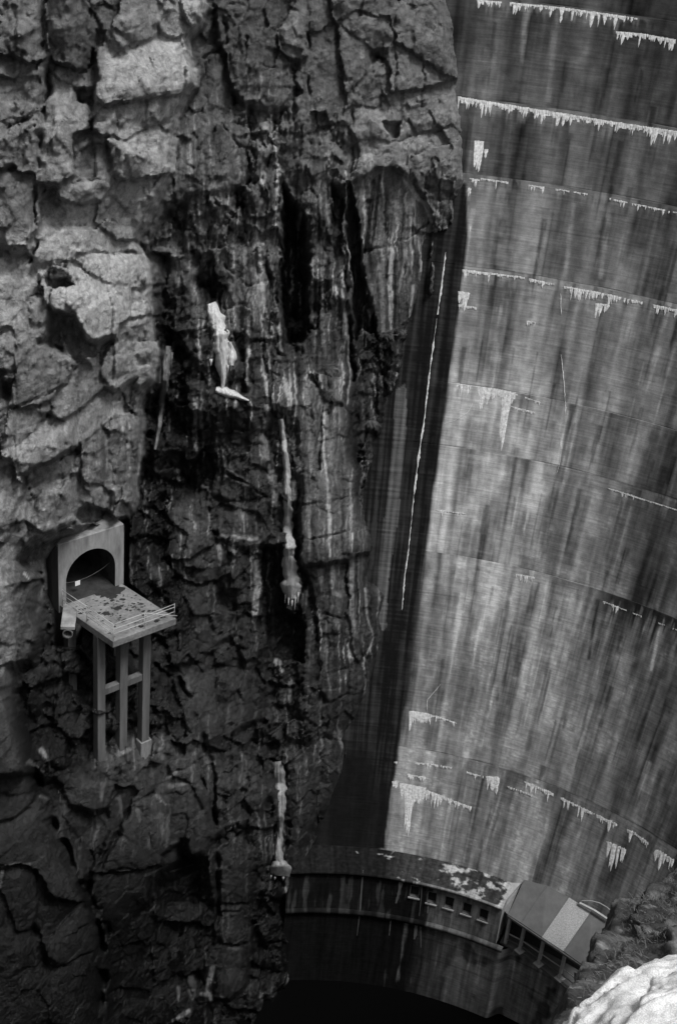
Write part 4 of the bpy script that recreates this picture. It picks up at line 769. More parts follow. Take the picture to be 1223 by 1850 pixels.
crust([(952,580),(958,581)], 8, 6, 13, 3, 2, 1, 1, 17); crust([(958,581),(966,583)], 8, 2, 7, 3, 2, 1, 1, 18)
crust([(785,920),(862,931)], 40, 2, 14, 2.5, 2.2, 2, .2, 19)
crust([(742,1285),(790,1294),(824,1306)], 50, 2, 20, 3.5, 3, 2, .6, 20)
crust([(742,1285),(775,1290)], 70, 12, 40, 4.5, 4, 1.6, 3, 21)
crust([(711,1412),(718,1413)], 8, 8, 26, 5, 3, 1.2, 1, 22)
crust([(724,1416),(768,1424)], 130, 10, 44, 5.5, 9, 1.5, 3, 23)
crust([(736,1430),(746,1432)], 26, 50, 100, 5, 4, 1.3, 3, 24)
crust([(766,1426),(850,1458)], 70, 4, 28, 4, 4, 1.8, .6, 25)
crust([(735,1398),(768,1404)], 22, 4, 12, 4, 3, 1.6, .3, 26)
crust([(712,1376),(773,1379),(821,1387),(865,1401),(900,1404)], 90, 2, 12, 3, 2.5, 2, 0, 27)
crust([(880,1402),(900,1406)], 26, 10, 44, 4, 4, 1.6, 1, 28)
crust([(915,1420),(960,1436)], 40, 2, 8, 3, 2.5, 2, .2, 29)
crust([(946,1411),(994,1431),(1030,1449),(1097,1481),(1145,1504),(1170,1522)], 120, 2, 24, 4, 4, 2, .2, 30)
crust([(1095,1520),(1130,1535)], 30, 10, 40, 4, 3, 1.4, .8, 31)
crust([(1185,1535),(1215,1553)], 30, 6, 34, 5, 4, 1.4, .8, 32)
crust([(932,1037),(965,1043)], 26, 4, 16, 3, 2.2, 1.8, .4, 33)
crust([(1093,880),(1223,921)], 30, 2, 9, 3, 1.8, 2, 0, 34); crust([(1050,1071),(1223,1138)], 40, 2, 9, 3, 1.6, 2, 0, 35)
crust([(860,255),(872,256)], 22, 40, 68, 5, 3, .9, 1, 36); crust([(848,322),(866,325)], 14, 4, 18, 4, 3, 1.5, 1, 37); crust([(876,270),(880,270)], 5, 14, 22, 4, 0, 1, 1, 38)
crust([(846,340),(850,341)], 6, 8, 18, 4, 0, 1, 1, 39); crust([(848,410),(850,410)], 5, 8, 14, 2.5, 0, 1, 1, 40)
def vcrust(line, w, seed):                              # a crust that runs down the face in one line
    rg = np.random.default_rng(seed); g = MB(); P = np.array(line, float); out = []
    cum = np.concatenate([[0], np.cumsum(np.hypot(*np.diff(P, axis=0).T))]); k = int(cum[-1]/4)
    for i in range(k+1):
        u = cum[-1]*i/k; x = np.interp(u, cum, P[:, 0]); y = np.interp(u, cum, P[:, 1]); f = i/k
        nz_ = noise(np.array([u/15.0, u/5.0]), np.array([seed*1.7, seed*2.3]), 411); hw = w*max(.12, .55*min(1, 4*f*(1-f)+.3)+.5*nz_[0]+.25*nz_[1]); c = .7*nz_[1]
        out.append(((x-hw+c, y), (x+hw+c, y)))
    L = on_cone([a for a, b in out]); R = on_cone([b for a, b in out])
    for l, r in zip(L, R):
        m_ = (l+r)/2; nn = np.array([AX-m_[0], AY-m_[1], 0]); nn /= np.linalg.norm(nn); g.v += [tuple(l+nn*.006), tuple(m_+nn*.04), tuple(r+nn*.006)]
    for i in range(len(out)-1):
        a = 3*i; g.f += [(a, a+1, a+4, a+3), (a+1, a+2, a+5, a+4)]
    g.build('lime_crust', M['crust'], dam, smooth=True)
vcrust([(805,455),(797,520),(790,568)], 2.4, 51); vcrust([(789,575),(780,640),(772,707),(766,760),(757,818),(748,890),(742,950)], 2.4, 52); vcrust([(742,950),(737,1000),(731,1040),(726,1102)], 1.8, 53)
vcrust([(1013,640),(1018,690),(1021,735),(1019,757)], 1.2, 54); vcrust([(1012,530),(1013,568)], .9, 55); vcrust([(1012,790),(1012,830),(1005,855)], .8, 56)
vcrust([(802,765),(820,760),(845,745),(855,725)], .7, 57); vcrust([(771,1288),(771,1265),(796,1236)], .8, 59)

# ================================================================ POWER HOUSE at the foot of the dam
def arcmesh(prof, th0, th1, n):
    t = np.linspace(th0, th1, n); V = np.array([[cyl(a, r, z) for a in t] for r, z in prof]); U = np.array([[(a*25, z-r) for a in t] for r, z in prof])
    return V.reshape(-1, 3), grid_quads(len(prof), n).reshape(-1, 4), U.reshape(-1, 2)
T0, T1 = math.radians(-12), math.radians(22.9); RW = 24.65; ZR = -70.95
ph = empty('powerhouse'); tag(ph, 'low curved concrete powerhouse with small square windows and mossy flat roof', 'building')
def tonearr(V, f): return {'tone': np.clip(f(V), .01, .6)}
def th_of(V): return np.degrees(np.arctan2(V[:, 0]-AX, V[:, 1]-AY))
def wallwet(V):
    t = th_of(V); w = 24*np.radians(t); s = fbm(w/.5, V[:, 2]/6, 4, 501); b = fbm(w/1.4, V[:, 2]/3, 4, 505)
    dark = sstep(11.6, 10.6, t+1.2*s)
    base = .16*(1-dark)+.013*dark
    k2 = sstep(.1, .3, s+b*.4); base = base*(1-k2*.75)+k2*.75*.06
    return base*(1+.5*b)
rp = [(27.6, ZR), (26.6, ZR-.02), (25.6, ZR-.06), (RW-.18, ZR-.1), (RW-.18, ZR-.32), (RW+.02, ZR-.32)]
rp2 = [(27.6-.05*i, ZR-.0016*i) for i in range(0, 63)] + [(24.47, -71.3), (RW+.02, -71.3)]
V, q, U = arcmesh(rp2, T0, T1, 260)
def rooft(V):
    t = th_of(V); w = 26*np.radians(t); r = np.hypot(V[:, 0]-AX, V[:, 1]-AY)
    a = fbm(w/1.1, r/1.0, 5, 511, .6); moss = (.012+.022*sstep(2, 8, t))*(1+.8*fbm(w/.3, r/.3, 4, 515)); white = .8*sstep(.0, .2, a-.30+.32*sstep(8, 17, t)+.13*np.exp(-((t-4.5)/1.4)**2)-.3*sstep(2.5, 0, t))  # moss, with the left end painted darker to sink into shadow
    edge = sstep(24.62, 24.5, r)*.45*sstep(7, 12, t)
    return moss*(1-np.maximum(white, edge)) + .4*np.maximum(white, edge)
mesh_np('roof', V, q, M['house'], ph, tonearr(V, rooft), U)
# wall with openings
wc = [(749,1611),(780,1622),(811,1631),(843,1642),(873,1653)]
wt = [math.atan2(*(on_cone([p], RW, 0)[0][:2]-np.array([AX, AY]))) for p in wc]; wz = [on_cone([p], RW, 0)[0][2] for p in wc]
hwid, hh = .34/RW, .55
tb = sorted(set([T0+(T1-T0)*i/240 for i in range(241)]) | set(t+s*hwid for t in wt for s in (-1, 1)))
zb = sorted(set(np.arange(-74.7, -71.25, .1).round(3).tolist()) | set(round(float(z)+s*hh, 4) for z in wz for s in (-1, 1)))
TB, ZB = np.meshgrid(tb, zb)
V = np.stack([AX+RW*np.sin(TB), AY+RW*np.cos(TB), ZB], -1).reshape(-1, 3); q = grid_quads(*TB.shape)
tm = (np.array(tb)[:-1]+np.array(tb)[1:])/2; zm = (np.array(zb)[:-1]+np.array(zb)[1:])/2
hole = np.zeros(q.shape[:2], bool)
for t, z in zip(wt, wz): hole |= (np.abs(tm-t) < hwid)[None, :] & (np.abs(zm-z) < hh)[:, None]
U = np.stack([TB.ravel()*25, ZB.ravel()], -1)
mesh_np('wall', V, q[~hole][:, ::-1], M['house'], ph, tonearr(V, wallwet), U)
for t, z in zip(wt, wz):
    g = MB(); a, b_ = t-hwid, t+hwid
    def fr(a, b_, r0, r1, z0, z1): return [cyl(a, r0, z0), cyl(b_, r0, z0), cyl(b_, r1, z0), cyl(a, r1, z0), cyl(a, r0, z1), cyl(b_, r0, z1), cyl(b_, r1, z1), cyl(a, r1, z1)]
    e = .05/RW
    g.hexa(fr(a, a+e, RW+.01, RW+.35, z-hh, z+hh)); g.hexa(fr(b_-e, b_, RW+.01, RW+.35, z-hh, z+hh)); g.hexa(fr(a+e, b_-e, RW+.01, RW+.35, z+hh-.05, z+hh)); g.hexa(fr(a+e, b_-e, RW+.01, RW+.35, z-hh, z-hh+.05))
    w = g.build('window', M['steel_dark'], ph)
    g = MB(); g.hexa(fr(a-.003, b_+.003, RW-.09, RW+.02, z-hh-.09, z-hh-.004)); g.build('sill', M['portal'], w)
    g = MB(); g.hexa(fr(a+e, b_-e, RW+.28, RW+.31, z-hh+.05, z+hh-.05)); g.build('pane', M['glass'], w)
# end wall towards the covered walkway
g = MB(); g.poly([cyl(T1, RW, -74.7), cyl(T1, 27.6, -74.7), cyl(T1, 27.6, -71.3), cyl(T1, RW, -71.3)]); g.build('end_wall', M['portal'], ph)
# ledge and lower wall down to the water
V, q, U = arcmesh([(RW+.05, -74.66), (RW-.22, -74.72), (RW-.22, -75.05), (RW-.08, -75.1)], T0, math.radians(24.2), 160)
mesh_np('ledge', V, q[:, ::-1] if False else q, M['house'], ph, tonearr(V, lambda V: .6*wallwet(V)), U)
V, q, U = arcmesh([(RW-.02, z) for z in np.arange(-75.05, -84, -.1)], T0, math.radians(52), 330)
_t = th_of(V); _k = 1+.9/RW*sstep(23.6, 25.5, _t); V[:, 0] = AX+(V[:, 0]-AX)*_k; V[:, 1] = AY+(V[:, 1]-AY)*_k; V[:, 2] -= .16*sstep(23.6, 25.5, _t)*(V[:, 2] > -75.2)
def lowt(V):
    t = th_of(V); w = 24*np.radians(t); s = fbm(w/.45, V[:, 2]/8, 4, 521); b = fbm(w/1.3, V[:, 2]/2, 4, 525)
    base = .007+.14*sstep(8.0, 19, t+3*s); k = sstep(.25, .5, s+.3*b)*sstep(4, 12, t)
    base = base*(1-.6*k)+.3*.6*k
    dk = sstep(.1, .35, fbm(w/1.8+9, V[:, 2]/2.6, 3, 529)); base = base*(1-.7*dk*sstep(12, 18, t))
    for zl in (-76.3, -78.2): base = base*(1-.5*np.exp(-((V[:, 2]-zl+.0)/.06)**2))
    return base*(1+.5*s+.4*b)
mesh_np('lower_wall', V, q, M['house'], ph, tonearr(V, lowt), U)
# lime runs on the dark wall
g = MB()
for line, w in (([(725,1590),(720,1615),(715,1632)], 4), ([(656,1572),(653,1605),(651,1640),(645,1690)], 1.6), ([(762,1590),(761,1620),(757,1655)], 1.3), ([(774,1630),(772,1650)], 2.5), ([(752,1665),(750,1690),(748,1697)], 4), ([(760,1672),(760,1712)], 1.8), ([(706,1660),(703,1690)], 1.2)):
    P = np.array(line, float); k = 10; out = []
    for i in range(k+1):
        x = np.interp(i/k, np.linspace(0, 1, len(P)), P[:, 0]); y = np.interp(i/k, np.linspace(0, 1, len(P)), P[:, 1]); hw = w*RNG.uniform(.6, 1.1)*(1-.5*i/k); out.append(((x-hw, y), (x+hw, y)))
    L = on_cone([a for a, b in out], RW-.05, 0); R = on_cone([b for a, b in out], RW-.05, 0); n0 = len(g.v)
    for l, r in zip(L, R): g.v += [tuple(l), tuple(r)]
    g.f += [(n0+2*i, n0+2*i+1, n0+2*i+3, n0+2*i+2) for i in range(k)]
tag(g.build('lime_run', M['column'], ph, smooth=True), kind='stuff')

# ================================================================ COVERED WALKWAY beside it
cw = empty('covered_walkway'); tag(cw, 'open walkway with sloping sheet roof, steel posts and railings beside the powerhouse', 'walkway')
tops = on_cone([(946,1589),(987,1600),(1027,1621),(1068,1647),(1110,1676)]) ; eav = on_level([(917,1652),(941,1667.5),(978,1692.5),(1018,1719),(1060,1749)], -71.9)
for i in range(4):
    g = MB(); a, b_, c, d = tops[i], tops[i+1], eav[i+1], eav[i]
    gap = lambda p, q_, f: p+(q_-p)*f
    a2, b2, c2, d2 = gap(a, b_, .012), gap(b_, a, .012), gap(c, d, .012), gap(d, c, .012)
    g.hexa([p-np.array([0, 0, .09]) for p in (a2, d2, c2, b2)]+[p for p in (a2, d2, c2, b2)])
    o = g.build('roof_panel', M['panel_pale' if i == 2 else 'panel'], cw)
    if i == 2: o['label'] = 'pale speckled roof panel'
g = MB()
for i in range(4):
    g.beam(tops[i+1]+np.array([0, 0, .012]), eav[i+1]+np.array([0, 0, .012]), .05, .05)
g.build('roof_seam', M['panel'], cw)
g = MB(); e0, e1 = eav[0], eav[4]; g.beam(e0-np.array([0, 0, .16]), e1-np.array([0, 0, .16]), .1, .16); g.build('eave_beam', M['steel_dark'], cw)
pb = on_level([(912,1705),(938,1718),(972,1742),(1010,1768),(1046,1796)], -75.0)
for i, p in enumerate(pb):
    g = MB(); g.beam(p+np.array([0, 0, .06]), (p[0], p[1], -72.15), .19, .19); po = g.build('post', M['steel'], cw)
    if i: g = MB(); g.beam(p+np.array([0, 0, .005]), p+np.array([0, 0, .06]), .55, .55); g.build('base_plate', M['steel'], po)
for i in range(4):
    for h in (.5, 1.05):
        g = MB(); g.beam(pb[i]+np.array([0, 0, h]), pb[i+1]+np.array([0, 0, h]), .06); g.build('rail', M['steel_dark' if h < 1 else 'steel'], cw)
fo = on_level([(903,1701),(950,1726),(1024,1786),(1075,1830)], -75.02); fi = np.array([cyl(math.radians(t), 27.3, -75.02) for t in (23.1, 28.5, 37, 44)])
g = MB()
for i in range(3):
    pts = [fo[i], fo[i+1], fi[i+1], fi[i]]; g.hexa([p-np.array([0, 0, .18]) for p in pts]+pts)
g.build('floor', M['panel'], cw)
bw_ = [cyl(math.radians(t), 26.3, 0) for t in (23.2, 27, 31, 35, 39, 44)]; g = MB()
for p, q_ in zip(bw_[:-1], bw_[1:]): g.hexa([(p[0], p[1], -75.0), (q_[0], q_[1], -75.0), (q_[0]+.05, q_[1]+.1, -75.0), (p[0]+.05, p[1]+.1, -75.0), (p[0], p[1], -71.75), (q_[0], q_[1], -71.75), (q_[0]+.05, q_[1]+.1, -71.75), (p[0]+.05, p[1]+.1, -71.75)])
g.build('shade_panel', M['void'], cw)  # dark sheet added to stand in for the shade inside the bays
for p in on_level([(925,1722),(983,1760),(1022,1789)], -75.2):
    g = MB(); inn = p+np.array([.25, .55, 0])*1.3; g.hexa([p, p+np.array([.12, -.08, 0]), inn+np.array([.12, -.08, -.7]), inn+np.array([0, 0, -.7]), p+np.array([0, 0, .01]), p+np.array([.12, -.08, .01]), inn+np.array([.12, -.08, 0]), inn]); g.build('bracket', M['steel_dark'], cw)
# triangular flashing between the flat roof and the sheet roof
tri = [on_cone([(889,1594)])[0], on_cone([(941,1595)])[0], on_cone([(914,1626)], 25.5, 0)[0]]
g = MB(); dn = np.array([0, 0, -.1]); g.poly(tri, [tri[0], tri[2], tri[2]+dn, tri[0]+dn], [tri[2], tri[1], tri[1]+dn, tri[2]+dn], [t+dn for t in reversed(tri)])
g.poly([tri[2], tri[1], eav[0]+np.array([.0, .0, -.02]), tri[2]+np.array([0, 0, -1.0])]); g.poly([tri[0], tri[2], tri[2]+np.array([0, 0, -1.2]), cyl(T1, RW, -71.3)])
g.build('flashing', M['steel'], cw)
pp = on_cone([(1043,1631),(1052,1627),(1066,1627),(1082,1631),(1096,1639),(1108,1650)], R0-.15)
g = MB(); g.tube([tuple(p) for p in pp], .03); o = g.build('drain_pipe', M['steel'], None, smooth=True); tag(o, 'thin curved pipe on the dam face above the walkway roof', 'pipe')
pp = on_cone([(1046,1632),(1072,1645),(1098,1662)], R0-.2)
g = MB(); g.beam(pp[0], pp[1], .16); g.beam(pp[1], pp[2], .16); o = g.build('steel_beam', M['steel'], None); tag(o, 'straight grey beam fixed to the dam above the walkway roof', 'beam')

# ================================================================ TUNNEL PORTAL AND PLATFORM
ZP = -44.0
PA, PBn, PD, PC = [np.array(v+(ZP,)) for v in ((-10.95, 59.54), (-8.06, 62.15), (-11.44, 64.9), (-14.28, 62.29))]
UX = (PBn-PA)/np.linalg.norm(PBn-PA); UY = (PC-PA)/np.linalg.norm(PC-PA); UZ = np.array([0, 0, 1.0])
def pl(u, v, z=0): return PA+UX*u+UY*v+UZ*z
BIN = np.array([-UX[1], UX[0], 0.0]); BIN = BIN if BIN@UY > 0 else -BIN      # straight into the rock
deck = empty('platform'); tag(deck, 'concrete platform on tall columns in front of the tunnel mouth', 'platform')
def deck_material():
    m, nt, b = mat_new('stained_deck'); L = nt.links.new; b.inputs['Roughness'].default_value = .85
    tc = N(nt, 'ShaderNodeTexCoord')
    def nz(s, d, r=.6):
        n = N(nt, 'ShaderNodeTexNoise', Scale=s, Detail=d, Roughness=r); L(tc.outputs['Object'], n.inputs['Vector']); return n.outputs['Fac']
    f = math_(nt, 'MULTIPLY', maprange(nt, nz(.9, 6.0), .3, .7, .7, 1.3), maprange(nt, nz(6, 6.0), .3, .7, .75, 1.25))
    L(math_(nt, 'MULTIPLY', f, .19), b.inputs['Base Color']); return m
M['deck'] = deck_material()
g = MB(); c = [pl(0, 0), pl(3.9, 0), pl(3.88, 4.4), pl(0, 4.4)]; g.hexa([p-UZ*.42 for p in c]+c); g.build('slab', M['deck'], deck, bevel=.03)
feet = [-53.4, -53.1, -52.8]
for (u, zf) in zip((.25, 1.65, 3.1), feet):
    b0 = pl(u, 1.45); g = MB(); g.hexa([b0+UX*i*.24+BIN*j*.24+UZ*(zf-ZP-.8) for i, j in ((-1, -1), (1, -1), (1, 1), (-1, 1))]+[b0+UX*i*.24+BIN*j*.24-UZ*.42 for i, j in ((-1, -1), (1, -1), (1, 1), (-1, 1))])
    co = g.build('column', M['column'], deck, bevel=.02)
    g = MB(); g.hexa([b0+UX*i*.33+BIN*j*.3+UZ*(zf-ZP-1.6) for i, j in ((-1, -1), (1.2, -1), (1.2, 1), (-1, 1))]+[b0+UX*i*.33+BIN*j*.3+UZ*(zf-ZP+.0) for i, j in ((-1, -1), (1.2, -1), (1.2, 1), (-1, 1))]); g.build('footing', M['portal'], co, bevel=.06)
for a, b_ in ((.25, 1.65), (1.65, 3.1)):
    g = MB(); g.beam(pl(a+.21, 1.45, -4.25), pl(b_-.21, 1.45, -4.25), .36, .42); g.build('cross_beam', M['column'], deck, bevel=.02)
for u in (.25, 3.1):
    b0 = pl(u, 3.9); g = MB(); g.hexa([b0+UX*i*.24+BIN*j*.24-UZ*9 for i, j in ((-1, -1), (1, -1), (1, 1), (-1, 1))]+[b0+UX*i*.24+BIN*j*.24-UZ*.42 for i, j in ((-1, -1), (1, -1), (1, 1), (-1, 1))]); g.build('column', M['column'], deck)
# puddles of dirt and droppings on the deck: irregular dark patches 4 mm proud
rg = np.random.default_rng(5)
g = MB()
for i in range(420):
    u = rg.uniform(.2, 3.75); v = rg.uniform(.3, 4.2)
    if rg.random() > (.25+.75*math.exp(-((u-2.6)/1.1)**2-((v-2.6)/1.1)**2)): continue
    r = rg.choice([.03, .05, .08, .16], p=[.45, .3, .18, .07])*rg.uniform(.7, 1.4); n = 11; k0 = len(g.v)
    g.v.append(tuple(pl(u, v, .008)))
    for j in range(n): a = 6.2832*j/n; rr_ = r*rg.uniform(.55, 1.25); g.v.append(tuple(pl(min(max(u+rr_*math.cos(a)*1.3, .02), 3.86), v+rr_*math.sin(a), .006)))
    g.f += [(k0, k0+1+j, k0+1+(j+1) % n) for j in range(n)]
tag(g.build('dirt_spot', M['void'], deck), kind='stuff')
g = MB(); n = 26; k0 = 0; g.v.append(tuple(pl(2.9, 4.1, .008)))
for j in range(n): a = 6.2832*j/n; r = rg.uniform(.75, 1.2); g.v.append(tuple(pl(min(2.85+.8*r*math.cos(a), 3.8), min(4.1+.55*r*math.sin(a), 4.36), .006)))
g.f += [(0, 1+j, 1+(j+1) % n) for j in range(n)]; g.build('dirt_patch', M['void'], deck)
# portal headwall with arched opening
port = empty('tunnel_portal'); tag(port, 'concrete tunnel portal with arched opening set into the rock wall', 'tunnel portal')
wq = np.linalg.norm(PD-PC); UW = (PD-PC)/wq; hP = 3.72
def pw(u, z, dpt=0): return PC+UW*u+UZ*z+BIN*dpt
uL, uR, zs, ap = .36, 3.4, 1.35, 1.55
arch = [(uL, 0.0)]+[((uL+uR)/2-(uR-uL)/2*math.cos(math.pi*i/24), zs+ap*math.sin(math.pi*i/24)) for i in range(25)]+[(uR, 0.0)]
def outer(i):                                           # matching point on the rectangular outline
    u, z = arch[i]
    if i == 0: return (-.08, 0.0)
    if i == len(arch)-1: return (wq+.08, 0.0)
    cx, cz = (uL+uR)/2, zs*.7
    dx, dz = u-cx, z-cz; k = min([(wq+.08-cx)/dx if dx > 1e-6 else (cx+.08)/-dx if dx < -1e-6 else 1e9, (hP-cz)/dz if dz > 1e-6 else 1e9])
    return (cx+dx*k, max(0, cz+dz*k))
OUT = [outer(i) for i in range(len(arch))]
OUT = [(-.08, hP) if abs(a+.08) < .001 and b_ > hP-.35 else (a, b_) for a, b_ in OUT]
g = MB()
for i in range(len(arch)-1):
    a, b_, c, d = arch[i], arch[i+1], OUT[i+1], OUT[i]
    g.poly([pw(*a), pw(*b_), pw(*c), pw(*d)]); g.poly([pw(*d), pw(*c), pw(*c, 1.9), pw(*d, 1.9)])
g.poly([pw(wq+.08, hP), pw(wq+.08, OUT[-2][1]), pw(OUT[-6][0], hP)])
g.build('headwall', M['portal'], port)
g = MB()
# solid corners of the headwall block
g.hexa([pw(-.08, hP-.02, .004), pw(wq+.08, hP-.02, .004), pw(wq+.08, hP-.02, 1.9), pw(-.08, hP-.02, 1.9), pw(-.08, hP+.12, .004), pw(wq+.08, hP+.12, .004), pw(wq+.08, hP+.12, 1.9), pw(-.08, hP+.12, 1.9)]); g.build('coping', M['portal'], port, bevel=.04)
for u0, u1 in ((-.1, -.02), (wq+.0, wq+.1)):
    g = MB(); g.hexa([pw(u0, -.45, .006), pw(u1, -.45, .006), pw(u1, -.45, 2.4), pw(u0, -.45, 2.4), pw(u0, hP-.02, .006), pw(u1, hP-.02, .006), pw(u1, hP-.02, 2.4), pw(u0, hP-.02, 2.4)]); g.build('side_wall', M['column'], port)
g = MB(); segs = [0, .5, 1.0, 2.2, 4, 6.5, 9.5]
for i in range(len(arch)-1):
    for k in range(len(segs)-1):
        ro = lambda dd, uz: (uz[0], uz[1], dd)
        g.poly([pw(*arch[i+1], segs[k]), pw(*arch[i], segs[k]), pw(*arch[i], segs[k+1]), pw(*arch[i+1], segs[k+1])])
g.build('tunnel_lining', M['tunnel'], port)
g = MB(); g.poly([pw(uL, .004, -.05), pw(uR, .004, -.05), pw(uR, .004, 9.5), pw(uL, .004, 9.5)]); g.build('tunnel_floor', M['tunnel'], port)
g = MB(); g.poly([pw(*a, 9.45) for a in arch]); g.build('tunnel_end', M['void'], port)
# railing round the platform
rail = empty('railing'); tag(rail, 'thin white wire railing along two edges of the platform', 'railing')
def bar(a, b_, r, nm): g = MB(); g.tube([tuple(a), tuple(b_)], r, 6); return g.build(nm, M['rail'], rail, smooth=True)
posts = [pl(.06, 4.2), pl(.06, 2.2), pl(.06, .06), pl(1.95, .06), pl(3.82, .06)]
for i, p in enumerate(posts): bar(p-UZ*.02, p+UZ*(1.05 if i < 4 else .95), .017 if i not in (1, 3) else .011, 'post')
for i in range(4):
    for h in (.42, .72, 1.03):
        a, b_ = posts[i]+UZ*h, posts[i+1]+UZ*h
        if i == 3 and h > 1: b_ = pl(3.75, -.25)+UZ*.35; a = posts[i]+UZ*h
        if i == 0 and h > 1: a = a+UZ*.0
        bar(a, b_, .017, 'rail')
bar(posts[3]+UZ*.86, posts[4]+UZ*.92, .015, 'rail')
# chain with a small sign across the tunnel mouth
g = MB(); cp = []
for i in range(13):
    f = i/12; cp.append(tuple(pw(uL+.01+(uR-uL-.02)*f, 1.0+.25*f-.55*4*f*(1-f)*.6, .55)))
g.tube(cp, .011, 5); o = g.build('chain', M['steel_dark'], None); tag(o, 'slack chain hung across the tunnel mouth', 'chain')
cmid = Vector(cp[4]); g = MB(); g.hexa([Vector(pw(0, 0))*0+cmid+Vector(UW)*i*.15+Vector(BIN)*j*.01+Vector(UZ)*-.3 for i, j in ((-1, -1), (1, -1), (1, 1), (-1, 1))]+[cmid+Vector(UW)*i*.15+Vector(BIN)*j*.01+Vector(UZ)*-.015 for i, j in ((-1, -1), (1, -1), (1, 1), (-1, 1))])
o = g.build('small_sign', M['sign'], None); tag(o, 'small blank white square sign hanging on the tunnel chain', 'sign')
# outfall chute under the platform's inner corner
ch = empty('outfall_pipe'); tag(ch, 'concrete encased drain pipe sticking out below the platform corner', 'pipe')
p0 = at_depth([(123,1136)], 74.2)[0]; SX = np.array([.99, .12, 0]); ax = np.array([.12, -.97, -.12]); ax /= np.linalg.norm(ax)
c0 = p0; g = MB(); sx = SX*.37
b1 = [c0-sx, c0+sx, c0+sx-ax*1.5, c0-sx-ax*1.5]; g.hexa([p-UZ*.08 for p in b1]+[p+UZ*.14 for p in b1]); g.build('casing', M['portal'], ch, bevel=.03)
def ring(c, r, n=18): return [c+SX*r*math.cos(6.2832*j/n)+UZ*r*math.sin(6.2832*j/n) for j in range(n)]
cc = c0-UZ*.33; g = MB(); n = 18
R_ = [ring(cc+ax*.02, .27), ring(cc+ax*.02, .22), ring(cc-ax*.5, .22)]; R2_ = [ring(cc+ax*.02, .27), ring(cc-ax*1.45, .27)]
for A_, B_ in ((R_[0], R_[1]), (R_[1], R_[2]), (R2_[1], R2_[0])):
    for j in range(n): g.poly([A_[j], A_[(j+1) % n], B_[(j+1) % n], B_[j]])
g.poly(R_[2]); g.build('pipe', M['column'], ch, smooth=False)

# ================================================================ ICE on the wall
def ice(path, ws, bulge, tone_, label, name='ice_fall', ridges=3.0, seed=0, group=None):
    """frozen seep: a lumpy sheet that hugs the wall along a traced path (photo px) with half widths ws"""
    P = np.array(path, float); cum = np.concatenate([[0], np.cumsum(np.hypot(*np.diff(P, axis=0).T))])
    n = int(cum[-1]/2.2)+2; mcols = 15; V = []; T = []
    base = np.array([surf(np.interp(u, cum, P[:, 0]), np.interp(u, cum, P[:, 1]))@CF for u in np.linspace(0, cum[-1], max(4, n//8))])
    for i in range(n):
        u = cum[-1]*i/(n-1); x = np.interp(u, cum, P[:, 0]); y = np.interp(u, cum, P[:, 1]); w = np.interp(u, cum, ws); x_, y_ = x, y
        tg = np.array([np.interp(u+3, cum, P[:, 0])-np.interp(u-3, cum, P[:, 0]), np.interp(u+3, cum, P[:, 1])-np.interp(u-3, cum, P[:, 1])]); tg /= np.linalg.norm(tg)+1e-9
        t = np.interp(i/(n-1), np.linspace(0, 1, len(base)), base)
        for j in range(mcols):
            f = j/(mcols-1)*2-1
            rag = 1.1+.4*noise(np.array([u/22.0]), np.array([seed*7+np.sign(f)*3.0]), 601)[0]+.25*noise(np.array([u/9.0]), np.array([seed*5+np.sign(f)*9.0]), 603)[0]
            xx = x_+f*w*rag*tg[1]; y = y_-f*w*rag*tg[0]; b_ = .7*bulge*(math.sqrt(max(0, 1-f*f))*(.7+.5*noise(np.array([xx/ridges]), np.array([y/45.0]), 605+seed)[0]+.3*noise(np.array([xx/8]), np.array([y/40.0]), 607+seed)[0]))
            V.append(rays([(xx, y)])[0]*(t-b_-.2+.34*abs(f)**3)); T.append(tone_*(.8+.25*(1-abs(f))))
    V = np.array(V); q = grid_quads(n, mcols).reshape(-1, 4)
    o = mesh_np('ice_sheet', V, q, M['ice'], None, {'tone': np.array(T)})
    return o
def icicles(parent, spots, seed, tone_):
    rg = np.random.default_rng(seed)
    for (x, y, l) in spots:
        b0 = surf(x, y); b0 = b0+DV*.25; L = l/24.0; r = rg.uniform(.05, .10); g = MB()
        g.tube([tuple(b0), tuple(b0-UZ*L*.4), tuple(b0-UZ*L*.8), tuple(b0-UZ*L)], [r, r*.7, r*.3, .008], 6)
        o = g.build('icicle', M['ice'], parent, smooth=True); o.data.attributes.new('tone', 'FLOAT', 'POINT').data.foreach_set('value', np.full(len(o.data.vertices), tone_, np.float32))
def ice_thing(name, label, sheets, ic=(), tone_=.8, seed=0):
    r = empty(name); tag(r, label, 'ice', 'frozen seeps on the rock wall')
    for k, (path, ws, bulge) in enumerate(sheets):
        o = ice(path, ws, bulge, tone_, label, seed=seed*10+k); o.parent = r
    icicles(r, ic, seed, tone_)
ice_thing('frozen_seep', 'bright white ice sheet narrowing to a point above a small white ledge', [([(380,548),(390,575),(398,605),(402,640),(404,672),(402,703)], [9,13,13,17,8,2.5], .35), ([(390,704),(405,708),(425,714),(450,724)], [5,9,6,2], .25), ([(414,618),(420,640),(418,660)], [4,8,5], .25)], [(418,655,14),(413,660,12),(423,640,12),(382,650,10)], .85, 1)
ice_thing('frozen_seep', 'long pale ice column ending in a fringe of icicles on the dark wall', [([(507,757),(513,800),(518,850),(519,920),(521,980),(523,1010)], [4,5,6,8,10,9], .3), ([(520,1005),(525,1035),(527,1070),(528,1082)], [8,14,14,9], .4)], [(516,1072,18),(522,1078,26),(528,1082,22),(534,1078,26),(539,1070,20),(512,1050,12)], .58, 2)
